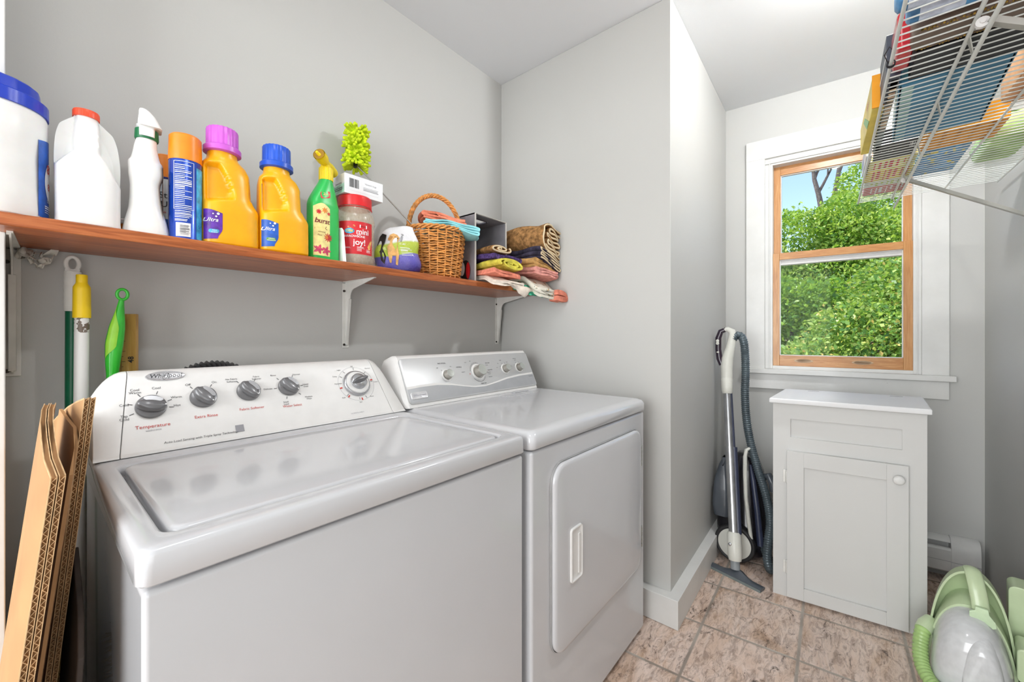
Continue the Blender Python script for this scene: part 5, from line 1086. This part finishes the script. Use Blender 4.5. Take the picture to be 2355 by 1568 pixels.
m.loft([[cb(s, d, z) for s, d in ((-.010+i, -.028+i), (CW+.012-i, -.028+i), (CW+.012-i, .372), (-.010+i, .372))] for z, i in ((.836, .002), (.839, 0), (.853, 0), (.857, .003))])
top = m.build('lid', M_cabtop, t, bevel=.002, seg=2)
for s in (.09, .385):
    m = MB(); cbox(m, s, s+.042, .330, .333, .8571, .8577); m.build('hinge_slot', mat('slot_dark', (120, 112, 100), .6), top, smooth=False)

# ---------------------------------------------------------------- baseboard heater on the window wall
t = thing('baseboard_heater', 'white metal baseboard heater low on the window wall in the corner', 'heater', (2.74, -.1, 0))
def hx_(y, off): return wD(y, off)
M_heat = mat('heater_white', (222, 222, 220), .35, var=.02)
def hsec(m, y0, y1, prof):
    m.loft([[(hx_(y, o), y, z) for o, z in prof] for y in (y0, y1)])
m = MB(); hsec(m, -.362, .24, [(.001, .02), (.001, .190), (.030, .190), (.052, .178), (.053, .174), (.030, .184), (.004, .184), (.004, .02)]); m.build('back_plate', M_heat, t, bevel=.0006, seg=1)
m = MB(); hsec(m, -.362, .24, [(.045, .150), (.062, .142), (.064, .112), (.0615, .112), (.0600, .140), (.0445, .147)]); m.build('damper', M_heat, t)
m = MB(); hsec(m, -.362, .24, [(.060, .150), (.067, .142), (.068, .050), (.060, .042), (.060, .045), (.065, .052), (.064, .140), (.0585, .147)]); m.build('front_panel', M_heat, t)
m = MB(); hsec(m, -.362, .24, [(.006, .05), (.006, .13), (.054, .13), (.054, .05)]); m.build('fin_core', M_dark, t, smooth=False)
m = MB(); hsec(m, -.449, -.355, [(.001, .0), (.001, .196), (.034, .196), (.054, .186), (.064, .168), (.072, .13), (.073, .0)]); m.build('end_cap', M_heat, t, bevel=.002)
m = MB(); hsec(m, -.449, -.355, [(.0729, .094), (.0736, .094), (.0736, .0955), (.0729, .0955)]); hsec(m, -.36, .24, [(.0678, .094), (.0686, .094), (.0686, .0952), (.0678, .0952)]); m.build('seam', M_grey, t, smooth=False)

# ---------------------------------------------------------------- canister vacuum in the corner behind the cabinet
t = thing('vacuum_cleaner', 'canister vacuum with steel wand and black ribbed hose, in the corner by the window', 'vacuum cleaner', (2.36, .42, 0))
V_black = mat('vac_black', (30, 28, 34), .22, var=.1, coat=.5); V_cream = mat('vac_cream', (220, 220, 212), .35, var=.02); V_grey = mat('vac_grey', (78, 84, 92), .3, coat=.3); V_steel = mat('vac_steel', (196, 198, 202), .22, .9); V_dk = mat('vac_darkstrip', (52, 58, 80), .35)
m = MB(); rg = []
for z, y0, y1, x0, x1 in ((0.012, .335, .535, 2.30, 2.50), (.04, .315, .548, 2.28, 2.54), (.15, .318, .548, 2.30, 2.55), (.30, .330, .540, 2.34, 2.55), (.42, .345, .515, 2.37, 2.54), (.48, .365, .485, 2.39, 2.51), (.505, .38, .46, 2.41, 2.49)):
    rg.append([(p[0], p[1], z) for p in rrect(x1-x0, y1-y0, min(x1-x0, y1-y0)*.4, 7, (x0+x1)/2, (y0+y1)/2)])
m.loft(rg); m.build('canister', V_black, t, sharp=60)
m = MB(); rg = []
for z, y0, y1, x0, x1 in ((.20, .475, .545, 2.285, 2.33), (.26, .47, .552, 2.275, 2.35), (.38, .475, .545, 2.29, 2.37), (.45, .485, .530, 2.32, 2.39), (.49, .495, .515, 2.34, 2.39)):
    rg.append([(p[0], p[1], z) for p in rrect(x1-x0, y1-y0, .02, 5, (x0+x1)/2, (y0+y1)/2)])
m.loft(rg); m.build('side_pod', V_grey, t, sharp=60)
m = MB(); wc = Vector((2.262, .441, .093))
def wdisc(prof): return [[(wc.x-h, wc.y+r*math.cos(2*PI*i/48), wc.z+r*math.sin(2*PI*i/48)) for i in range(48)] for r, h in prof]
m.loft(wdisc([(.080, -.03), (.088, -.026), (.0915, -.015), (.0915, .004), (.088, .012), (.082, .014), (.076, .010)])); wh = m.build('wheel', mat('tyre_black', (40, 40, 42), .5), t, sharp=60)
m = MB(); m.loft(wdisc([(.0745, .004), (.073, .0115), (.06, .0125), (.02, .0135), (.001, .0135)])); m.build('wheel_cover', V_cream, wh, sharp=60)
m = MB(); st = [Vector((2.335, .408, .515)), Vector((2.31, .404, .45)), Vector((2.285, .396, .33)), Vector((2.27, .382, .22)), Vector((2.262, .368, .13))]
m.tube(st, [(.010, .013), (.010, .016), (.010, .018), (.010, .018), (.008, .010)], 12); m.tube([(2.335, .408, .515), (2.345, .404, .545), (2.36, .392, .553), (2.37, .378, .54), (2.375, .372, .51)], .0085, 10); m.build('carry_handle', V_cream, t)
m = MB(); m.tube([(2.30, .335, .10), (2.31, .350, .25), (2.335, .372, .40), (2.36, .388, .47)], [.016, .014, .012, .006], 12); m.build('trim_stripe', V_dk, t)
# floor head
HL, HR = Vector((2.143, .520, 0)), Vector((2.075, .294, 0)); hd = (HR-HL).normalized(); hn = Vector((hd.y, -hd.x, 0)); hn = hn if hn.x < 0 else -hn
m = MB(); rg = []
for k in range(15):
    a = k/14; c = HL.lerp(HR, a); bulge = math.exp(-((a-.5)/.16)**2); top_ = .018+.022*bulge; bk = .022+.020*bulge
    rg.append([tuple(c-hn*bk+Vector((0, 0, .004))), tuple(c-hn*bk+Vector((0, 0, top_*.7))), tuple(c-hn*bk*.4+Vector((0, 0, top_))), tuple(c+hn*.010+Vector((0, 0, .017))), tuple(c+hn*.018+Vector((0, 0, .013))), tuple(c+hn*.018+Vector((0, 0, .004)))])
m.loft(rg); m.build('floor_head', V_grey, t, bevel=.002)
m = MB(); m.loft([[tuple(c+hn*.0205+Vector((0, 0, .0))), tuple(c+hn*.0205+Vector((0, 0, .011))), tuple(c-hn*.02+Vector((0, 0, .008))), tuple(c-hn*.02)] for c in (HL+hd*.002, HR-hd*.002)]); m.build('bumper', mat('bumper_grey', (120, 130, 130), .5), t)
W0, W1 = Vector((2.128, .412, .045)), Vector((2.362, .497, .86)); wd = (W1-W0).normalized(); wp = lambda k: W0.lerp(W1, k)
sideY = Vector((-.13, -1, 0)).normalized()
m = MB(); m.tube([W0-Vector((0, 0, .012)), wp(.04)], [.020, .020], 20); m.build('neck', mat('neck_grey', (150, 156, 160), .3), t)
m = MB(); m.tube([wp(.03), wp(.05), wp(.165), wp(.175)], [(.026, .028), (.031, .033), (.030, .032), (.024, .027)], 24); bl = m.build('wand_coupling', V_cream, t, sharp=50)
m = MB(); cpt = wp(.12)+Vector((-.030, .012, 0)); m.sphere(tuple(cpt), .0085, 12, 8, (.6, 1, 1)); m.build('release_button', V_steel, bl)
m = MB(); m.tube([wp(.165), wp(.64)], .0215, 28); m.build('lower_wand', V_steel, t)
m = MB(); m.tube([wp(.17)+sideY*.021+Vector((.004, 0, 0)), wp(.64)+sideY*.021+Vector((.004, 0, 0))], [(.013, .011)]*2, 12); m.build('cable_channel', V_dk, t)
m = MB(); m.tube([wp(.64), wp(.965)], .0185, 28); m.build('upper_wand', V_steel, t)
m = MB(); m.tube([wp(.60)+sideY*.018+Vector((.004, 0, 0)), wp(.96)+sideY*.016+Vector((.004, 0, 0))], [(.008, .008)]*2, 10); m.build('cable_channel', V_dk, t)
m = MB()
q0 = wp(.955)
m.tube([q0, q0+Vector((.002, .001, .012)), q0+Vector((.010, .004, .075)), q0+Vector((.012, .004, .08))], [.022, .026, .0285, .026], 24); ha_ = m.build('handle_collar', V_cream, t, sharp=50)
m = MB(); m.tube([q0+Vector((.011, .004, .078)), q0+Vector((.018, .006, .14)), q0+Vector((.024, .004, .18)), q0+Vector((.032, -.008, .24)), q0+Vector((.038, -.018, .300)), q0+Vector((.038, -.014, .325)), q0+Vector((.036, .006, .337)), q0+Vector((.034, .022, .334))], [(.027, .027), (.029, .027), (.028, .025), (.022, .02), (.020, .016), (.018, .015), (.013, .012), (.011, .010)], 22); m.build('handle', V_cream, t, sharp=60)
m = MB(); m.tube([q0+Vector((.036, .014, .336)), q0+Vector((.032, .038, .325)), q0+Vector((.028, .049, .290)), q0+Vector((.024, .048, .23)), q0+Vector((.020, .042, .18)), q0+Vector((.017, .030, .148))], [(.011, .012), (.012, .014), (.0125, .0150), (.0125, .0150), (.012, .015), (.010, .013)], 18); gp = m.build('handle_grip', mat('grip_plum', (40, 22, 42), .2, coat=.6), t, sharp=60)
m = MB()
for dz in (.275, .262): m.sphere(tuple(q0+Vector((.014, .050, dz))), .0085, 10, 8, (.5, 1, 1))
m.sphere(tuple(q0+Vector((.009, .047, .215))), .007, 10, 8, (.5, 1, .6)); m.build('switch', V_cream, gp)
hp = [q0+Vector((.040, -.020, .285)), q0+Vector((.045, -.035, .305)), q0+Vector((.048, -.055, .300)), q0+Vector((.046, -.068, .270)), Vector((2.408, .421, 1.03)), Vector((2.404, .418, .93)), Vector((2.400, .420, .83)), Vector((2.394, .415, .73)), Vector((2.384, .402, .63)), Vector((2.368, .380, .54)), Vector((2.340, .352, .455)), Vector((2.315, .325, .385)), Vector((2.290, .302, .31)), Vector((2.262, .290, .23)), Vector((2.240, .296, .15)), Vector((2.225, .298, .09)), Vector((2.222, .290, .045)), Vector((2.245, .284, .028)), Vector((2.29, .292, .034)), Vector((2.34, .33, .08))]
def catmull(P, n):
    out = []
    for i in range(len(P)-1):
        p0, p1, p2, p3 = P[max(i-1, 0)], P[i], P[i+1], P[min(i+2, len(P)-1)]
        for k in range(n):
            a = k/n; out.append(.5*((2*p1)+(p2-p0)*a+(2*p0-5*p1+4*p2-p3)*a*a+(3*p1-p0-3*p2+p3)*a**3))
    return out+[P[-1]]
def resample(P, step):
    out = [P[0]]; acc = 0
    for a, b in zip(P, P[1:]):
        L = (b-a).length
        while acc+L >= step:
            k = (step-acc)/L; a = a.lerp(b, k); out.append(a); L = (b-a).length; acc = 0
        acc += L
    return out
hpp = resample(catmull(hp, 14), .0034); m = MB(); m.tube(hpp, [(.0205, .0185, .0172)[i % 3] for i in range(len(hpp))], 18); m.build('hose', mat('hose_slate', (84, 96, 102), .3, .25, var=.1), t, sharp=70)
m = MB(); m.tube([(2.36, .330, .42), (2.33, .303, .44), (2.32, .288, .41), (2.33, .286, .37)], .016, 14); m.build('hose_elbow', V_grey, t)

# ---------------------------------------------------------------- pale green portable carpet cleaner
GC = (1.945, -.310, 0)
t = thing('carpet_cleaner', 'pale green portable carpet cleaner with clear grey tank, at bottom right', 'carpet cleaner', GC, -1.709, local=True)
G1 = mat('mint_plastic', (196, 214, 174), .3, var=.02, coat=.3); G2 = mat('sage_inside', (172, 192, 148), .4, var=.03)
cx_ = -.012
def arch(w_, h, z0=0.0, n=30, ex=2.2, cx=None):
    cx = cx_ if cx is None else cx; pts = []
    for i in range(n+1):
        a = PI*i/n; pts.append((cx+w_*math.copysign(abs(math.cos(a))**(2/ex), math.cos(a)), z0+(h-z0)*abs(math.sin(a))**(2/ex)))
    return pts
m = MB()
O = arch(.100, .352); I = arch(.094, .345)
m.loft([[(x, .035, z) for x, z in O]+[(x, .035, z) for x, z in I[::-1]], [(x, .09, z) for x, z in arch(.098, .348)]+[(x, .09, z) for x, z in arch(.092, .341)[::-1]]]); m.build('hood_rim', G1, t, sharp=50)
m = MB(); m.loft([[(x, y, z) for x, z in arch(w_, h)] for y, w_, h in ((.085, .094, .345), (.12, .092, .335), (.16, .085, .30), (.18, .07, .25))]); m.build('rear_shell', G2, t, sharp=50)
m = MB(); m.loft([[(x, y, z) for x, z in arch(w_, h)] for y, w_, h in ((.0, .0985, .258), (.03, .097, .270), (.06, .094, .275), (.088, .090, .275))]); m.build('tank_cradle', G1, t, sharp=50)
s = NT('smoky_tank'); s.base(s.ramp(s.noise(8, 2), [(.3, (214, 216, 218)), (.7, (226, 228, 230))])); s.rough(.12); s.b.inputs['Alpha'].default_value = .9; s.b.inputs['Coat Weight'].default_value = .6
m = MB(); m.loft([[(x, y, z) for x, z in arch(w_, h, .012, ex=2.3)] for y, w_, h in ((.005, .092, .250), (-.03, .091, .246), (-.07, .088, .236), (-.10, .080, .215), (-.118, .066, .180), (-.126, .045, .13))]); tk = m.build('water_tank', s.m, t, sharp=60)
m = MB(); m.loft([[(x, y, z) for x, z in arch(w_, h, .03, ex=2.2, cx=.01)] for y, w_, h in ((-.075, .050, .222), (-.118, .047, .20), (-.131, .040, .175))]); m.build('tank_window', s.m, tk, sharp=60)
m = MB()
hpts = [Vector((cx_+.002, .075, .350)), Vector((cx_+.006, .045, .352)), Vector((cx_+.012, .012, .330)), Vector((cx_+.018, -.005, .295)), Vector((cx_+.022, -.016, .262))]
m.tube(catmull(hpts, 6), [(.020, .009)]*25, 18); m.build('carry_handle', G1, t, sharp=60)
m = MB(); q = [(0, .0), (.012, .006), (.020, .0), (.028, -.018), (.030, -.034), (.018, -.040), (.002, -.030), (-.018, -.030), (-.030, -.020), (-.028, -.004), (-.016, .002), (-.014, .02), (.014, .02)]
q = [(p[0]*.9, p[1]) for p in ((-.014, .022), (.016, .022), (.018, .006), (.032, -.012), (.034, -.030), (.026, -.036), (.008, -.026), (-.014, -.024), (-.028, -.016), (-.028, .002), (-.015, .008))]
m.loft([[(cx_+.022+a, -.030-.008*abs(a)/.03+y_, .258+b*.9) for a, b in q] for y_ in (.004, -.006)]); m.build('latch', mat('mint_latch', (200, 222, 186), .3), t, bevel=.002)
# red marks inside the hood
m = MB(); m.add([(cx_-.070, .086, .225), (cx_-.064, .086, .228), (cx_-.066, .086, .215), (cx_-.072, .086, .213)], [(0, 1, 2, 3)]); m.build('red_mark', M_red, t, smooth=False)
# right-hand upright with cord
m = MB(); m.loft([[(cx+p[0], y, z_) for p, z_ in [((a, 0), b) for a, b in rrect(.056, .20, .018, 5, 0, .222)]] for y, cx in ((.10, .098), (.108, .100), (.175, .100), (.182, .098))]); m.build('cord_post', G1, t, bevel=.003, sharp=50)
m = MB(); m.loft([[(p[0], y, p[1]) for p in rrect(.05, .10, .012, 4, .105, .14)] for y in (-.03, .06)]); m.build('side_pod', G1, t, bevel=.004)
for k in range(6):
    m = MB(); pts = [(.140+.006*math.sin(a)+.003*(k % 3), .140+.028*math.cos(a)+.004*(k % 2)-.018+k*.006, .245+(.062+.004*(k % 3))*math.sin(a)) for a in [2*PI*i/30 for i in range(30)]]; m.tube(pts, .0036, 8, closed=True); m.build('power_cord', mat('cord_grey', (150, 150, 158), .4), t)
m = MB(); hc = [Vector((-.108, .02, .14)), Vector((-.120, -.01, .125)), Vector((-.124, -.045, .085)), Vector((-.118, -.085, .052)), Vector((-.098, -.125, .034)), Vector((-.066, -.155, .030)), Vector((-.02, -.172, .030)), Vector((.04, -.172, .030)), Vector((.09, -.15, .030)), Vector((.115, -.10, .030)), Vector((.125, -.02, .030))]
hh_ = resample(catmull(hc, 12), .0028); m.tube(hh_, [(.0205, .0185)[(i//2) % 2] for i in range(len(hh_))], 18); m.build('suction_hose', mat('hose_mint', (164, 196, 124), .3), t, sharp=80)
m = MB(); m.tube([(-.090, .045, .135), (-.104, .03, .145), (-.113, .010, .138), (-.119, -.008, .127)], [.017, .021, .0225, .0215], 18); m.build('hose_cuff', G1, t)
m = MB(); m.loft([[(p[0], p[1], z) for p in rrect(.20, .27, .05, 6, -.005, .045)] for z in (0, .02)]); m.build('base', G2, t, bevel=.004)

# ---------------------------------------------------------------- wire shelf on the right wall
WS = 1.753; wy = lambda x, y0: y0+.034*(x-2.5)       # rails run with the wall
M_wire = mat('epoxy_white_wire', (222, 226, 222), .3, var=.02, coat=.3)
WX0, WX1 = .72, 2.515
t = thing('wire_shelf', 'white coated wire shelf with angled braces on the right wall, near the ceiling', 'shelf', (1.7, -.3, WS))
def rail(y0, z, r, x0=WX0, x1=WX1): m = MB(); m.tube([(x0, wy(x0, y0), z), (x1, wy(x1, y0), z)], r, 12); m.build('rail', M_wire, t)
rail(-.030, WS-.004, .0036); rail(-.146, WS-.005, .0042); rail(-.156, WS-.043, .0042, x1=2.535); rail(-.308, WS-.004, .0032); rail(-.458, WS-.004, .0036)
m = MB(); k = 0; x = WX1-.004
while x > WX0: m.tube([(x, wy(x, -.028), WS), (x, wy(x, -.462), WS)], .0017, 6); x -= .0254
o = m.build('deck_wires', M_wire, t); o['kind'] = 'stuff'
for x in (.95, 1.25, 1.55, 1.85, 2.15, 2.47):
    m = MB(); m.add([(x-.006, wy(x, -.147), WS-.004), (x+.016, wy(x, -.147), WS-.006), (x+.022, wy(x, -.155), WS-.040), (x+.010, wy(x, -.155), WS-.042)], [(0, 1, 2, 3)]); m.build('connector_strap', mat('strap_grey', (176, 176, 168), .4, .2), t, smooth=False, solid=.002)
for x in (1.18, 2.18):
    m = MB(); a = Vector((x-.008, wy(x, -.155), WS-.030)); b = Vector((x+.006, wE(x)+.002, WS-.235)); d = (b-a).normalized(); u = Vector((1, 0, 0)); v = d.cross(u)
    m.loft([[tuple(p+u*p0+v*q0_) for p0, q0_ in ((-.0085, 0), (.0085, 0), (.0085, .0018), (-.0065, .0018), (-.0065, .011), (-.0085, .011))] for p in (a, b)]); br = m.build('diagonal_brace', mat('brace_grey', (170, 170, 164), .4, .1), t, smooth=False)
    m = MB(); m.tube([(x-.012, wy(x, -.150), WS-.026), (x-.004, wy(x, -.150), WS-.026)], .010, 16); m.tube([(x-.016, wy(x, -.150), WS-.026), (x+.002, wy(x, -.150), WS-.026)], .0042, 10); m.build('brace_clip', M_plastic_w, br)
m = MB()
for k in range(3): m.tube([(1.262+.004*k, wy(1.26, -.030)+.007*math.cos(a), WS-.004+.007*math.sin(a)) for a in [2*PI*i/14 for i in range(14)]], .0011, 6, closed=True)
m.tube([(1.262, wy(1.26, -.030)+.006, WS), (1.25, wy(1.26, -.03)+.012, WS+.012), (1.235, wy(1.26, -.03)+.004, WS+.020), (1.232, wy(1.26, -.03)-.003, WS+.005)], .0011, 6)
tag(m.build('twist_tie', M_ink, None, (1.26, -.07, WS)), 'black twist tie wound round the front rail of the wire shelf', 'tie')
# things on the wire shelf (z of the deck top)
WZ = WS+.0018
def item(name, label, cat, x0, x1, y0, y1, h, mt, rz=0, bev=.002, **k):
    t = thing(name, label, cat, ((x0+x1)/2, (y0+y1)/2, WZ), rz+.034, local=True); m = MB(); a, b = (x1-x0)/2, (y1-y0)/2
    m.box(-a, a, -b, b, 0, h); bo = m.build(k.get('part', 'box_body'), mt, t, bevel=bev); return t, bo, a, b
under = lambda u, v: (u, v, -.0006)
K_blue = mat('tray_teal', (52, 128, 164), .35, var=.12, vscale=8); K_black = mat('black_card', (22, 22, 26), .4); K_red = mat('glossy_red', (206, 30, 44), .25, coat=.4); K_grey = mat('grey_board', (112, 122, 122), .6); K_or = mat('orange_board', (240, 160, 20), .45, var=.04); K_sky = mat('sky_print', (88, 150, 206), .4, var=.3, vscale=22); K_yel = mat('yellow_print', (238, 226, 120), .45, var=.1, vscale=14); K_lime = mat('lime_net', (176, 212, 130), .5, var=.15, vscale=14); K_bag = mat('orange_bag', (232, 170, 120), .5, var=.12, vscale=12); K_lea = mat('taupe_leather', (116, 98, 84), .45, var=.1); K_gold = mat('gold_trim', (136, 112, 52), .35, .6, var=.5, vscale=120)
# teal slatted tray
t, b_, a, bb = item('slatted_tray', 'large teal slatted plastic tray in the middle of the wire shelf', 'tray', 1.405, 1.792, -.290, -.100, .012, K_blue, -.06, part='tray_base')
m = MB()
for k in range(17): x = -a+.010+k*(2*a-.02)/16; m.box(x-.004, x+.004, -bb+.004, bb-.004, .010, .055)
m.build('slats', mat('tray_teal_light', (84, 160, 176), .35, var=.1), t, bevel=.0008, seg=1)
m = MB()
for q in ((-a, a, -bb, -bb+.005), (-a, a, bb-.005, bb)): m.box(*q, 0, .06)
m.build('tray_wall', K_blue, t)
m = MB()
for k in range(15): x = -a+.02+k*(2*a-.04)/14; m.add([under(x, bb-.030), under(x+.015, bb-.026), under(x+.014, bb-.004), under(x-.002, bb-.008)], [(0, 1, 2, 3)])
m.build('tray_feet', mat('tray_pale', (168, 206, 200), .4), b_, smooth=False)
t, b_, a, bb = item('game_box', 'black flat box with white lettering next to the teal tray', 'box', 1.800, 1.955, -.172, -.064, .045, K_black, -.03)
m = MB(); put_text(m, 'Game Night', lambda u, v: under(-v*.9, u), 0, .0, .020, bold=.01); bars(m, under, -.05, .0, -.045, -.03, 3, random.Random(4), False); m.build('printed_lettering', L_white, b_, smooth=False)
t, b_, a, bb = item('orange_box', 'orange carton with dark printed columns on its underside, wire shelf', 'box', 1.800, 1.962, -.352, -.184, .06, K_or)

m = MB(); rnd = random.Random(9)
for i in range(5):
    for j in range(4): put_text(m, rnd.choice(('AM', '12', '07', 'H2', 'N8')), under, -.06+i*.028, -.055+j*.032, .013)
m.build('printed_lettering', mat('print_umber', (120, 66, 20), .5), b_, smooth=False)
t, b_, a, bb = item('puzzle_box', 'blue and yellow picture box lying behind the orange carton', 'box', 1.975, 2.245, -.302, -.186, .05, K_sky)
m = MB(); rnd = random.Random(12)
for k in range(26): u, v, r = rnd.uniform(-a+.012, a-.012), rnd.uniform(-bb+.01, bb-.01), rnd.uniform(.004, .011); m.add([under(u+r*math.cos(i), v+r*.6*math.sin(i)) for i in [j*.785 for j in range(8)]], [tuple(range(8))])
m.build('printed_shapes', mat('print_yellow', (244, 220, 60), .4), b_, smooth=False)
for i, (x0, x1, col, lb) in enumerate(((1.968, 2.075, (240, 232, 150), 'pale yellow booklet on the wire shelf beside the blue picture box'), (2.080, 2.215, (236, 214, 84), 'bright yellow booklet with red print, second along the front of the wire shelf'), (2.225, 2.300, (224, 228, 216), 'whitish booklet with green print near the window end of the wire shelf'), (2.305, 2.42, (204, 60, 40), 'red striped booklet at the window end of the wire shelf'))):
    t, b_, a, bb = item('booklet', lb, 'booklet', x0, x1, -.180, -.045, .022+.006*(i % 2), mat('booklet_cover_%s' % 'abcd'[i], col, .4, var=.08, vscale=18), bev=.001, part='cover'); t['group'] = 'booklets at the front of the wire shelf'
    m = MB(); rnd = random.Random(i); bars(m, under, -a+.01, a-.01, -bb+.012, bb-.012, 7, rnd, False); m.build('printed_lettering', (L_red, L_red, L_lime, L_white)[i], b_, smooth=False)
t, b_, a, bb = item('yellow_book', 'yellow and green book with orange spine leaning out over the front rail', 'book', 1.50, 1.86, -.064, -.038, .088, mat('book_yellow', (236, 210, 96), .4, var=.1, vscale=9), .02, part='cover')
m = MB(); m.box(-a-.004, -a, -bb-.001, bb+.001, 0, .09); m.build('spine', K_or, t)
ft = lambda u, v: (u, bb+.0006, v)
m = MB(); m.add([ft(*p) for p in ((-.10, .0), (.02, .06), (.06, .06), (-.04, .0))], [(0, 1, 2, 3)]); m.build('green_band', mat('print_grass', (110, 176, 90), .4), b_, smooth=False)
m = MB(); put_text(m, 'Kids', lambda u, v: ft(-u, v), .06, .06, .03, bold=.01); m.build('cover_lettering', L_red, b_, smooth=False)
t, b_, a, bb = item('picture_book', 'white picture book standing at the front rail near the window end', 'book', 1.885, 2.12, -.056, -.040, .058, mat('book_white', (232, 232, 228), .4, var=.08, vscale=20), part='cover')
m = MB(); bars(m, lambda u, v: (-u, bb+.0006, v), -.09, .05, .012, .045, 4, random.Random(3), False); m.build('cover_lettering', L_blue, b_, smooth=False)
t, b_, a, bb = item('grey_binder', 'dark grey binder with a pale edge strip at the front rail of the wire shelf', 'binder', 1.345, 1.49, -.092, -.066, .105, mat('binder_slate', (70, 78, 92), .45), part='cover')
m = MB(); m.box(-a, a, bb, bb+.001, .05, .056); m.build('edge_strip', L_white, b_)
t, b_, a, bb = item('red_pouch', 'small red glossy pouch at the front rail of the wire shelf', 'pouch', 1.225, 1.335, -.108, -.078, .085, K_red, bev=.010, part='pouch_body')
t, b_, a, bb = item('activity_pad', 'long grey board with a patterned paper pad under it, wire shelf front', 'pad', 1.36, 1.86, -.086, -.068, .03, K_grey, part='pad_cover')
m = MB(); rnd = random.Random(2)
for k in range(14): m.add([(-.2+k*.02+p[0], -bb+.002+p[1], -.0006) for p in ((0, 0), (.014, 0), (.012, .012), (.002, .014))], [(0, 1, 2, 3)])
m.build('printed_pattern', mat('peach_print', (236, 180, 150), .5, var=.3, vscale=90), b_, smooth=False)
t, b_, a, bb = item('black_tote', 'black storage box between the teal tray and the leather bag', 'box', 1.272, 1.395, -.45, -.112, .16, K_black)
# taupe bag with gold fringe
t = thing('handbag', 'taupe leather bag with gold fringed edges on the wire shelf', 'bag', (1.222, -.20, WZ), .034, local=True)
m = MB(); m.loft([[(x, y, z) for x, y in rrect(.085-abs(z-.05)*.1, .20, .03, 6)] for z in (0, .02, .06, .12, .16)]); b_ = m.build('bag_body', K_lea, t, bevel=.004, sharp=50)
m = MB()
for x in (-.038, .034):
    for k in range(40): y = -.09+k*.0045; m.tube([(x, y, .004), (x+.004*math.sin(k*2.1), y+.002, -.0002+.001*math.sin(k))], .0022, 5)
m.build('fringe', K_gold, b_)
# blue and white bottles/packs
for i, (x, y, lb) in enumerate(((1.085, -.13, 'blue plastic bottle with white label lying on the wire shelf, nearer the rail'), (1.140, -.15, 'second blue and white bottle lying beside the leather bag'))):
    t = thing('blue_bottle', lb, 'bottle', (x, y, WZ+.026), .034, 'blue bottles on the wire shelf', local=True)
    m = MB(); m.tube([(0, .062, 0), (0, .058, 0), (0, -.03, 0), (0, -.048, 0), (0, -.056, 0), (0, -.07, 0)], [.02, .0255, .0255, .022, .012, .011], 24); b_ = m.build('bottle_body', K_sky, t, sharp=50)
    m = MB(); m.tube([(0, .045, 0), (0, -.018, 0)], .0258, 24, cap=False); m.build('bottle_label', mat('label_pale_blue', (206, 216, 236), .4, var=.1, vscale=60), b_)
    m = MB(); m.tube([(0, -.066, 0), (0, -.09, 0)], .0135, 20); m.build('bottle_cap', L_white, t)
t, b_, a, bb = item('red_box', 'large glossy red box with pink stripes by the wall end of the wire shelf', 'box', 1.00, 1.262, -.47, -.31, .12, K_red)
t.location = (1.13, -.375, WZ)
m = MB()
for k in range(4): m.add([under(-a+.02+k*.06, -bb), under(-a+.055+k*.06, -bb), under(-a+.035+k*.06, bb), under(-a+.0+k*.06, bb)], [(0, 1, 2, 3)])
m.build('pink_stripes', mat('print_rose', (236, 130, 150), .3), b_, smooth=False)
t, b_, a, bb = item('orange_bag', 'orange paper bag with printed marks against the right wall on the wire shelf', 'bag', 1.44, 1.70, -.455, -.318, .13, K_bag, bev=.008, part='bag_body')
m = MB(); put_text(m, 'B', lambda u, v: under(u, v), .08, .02, .05); bars(m, under, -.12, 0, -.05, .05, 9, random.Random(8)); m.build('printed_lettering', mat('print_rust', (190, 70, 40), .5), b_, smooth=False)
t = thing('lime_bag', 'soft lime green bag resting on the wire shelf near the window wall', 'bag', (2.10, -.395, WZ), .034, local=True)
m = MB(); m.loft([[(x, y, z) for x, y in rrect(w_, d_, .035, 7)] for z, w_, d_ in ((0, .24, .075), (.006, .27, .10), (.04, .28, .115), (.07, .26, .09), (.085, .2, .05))]); m.map(lambda x, y, z: (x, y, z+.004*math.sin(x*60)*math.sin(y*70) if z > .01 else z)); m.build('bag_body', K_lime, t, sharp=80)
m = MB(); m.add([under(.02*math.cos(i*.785)-.06, .018*math.sin(i*.785)) for i in range(8)], [tuple(range(8))])
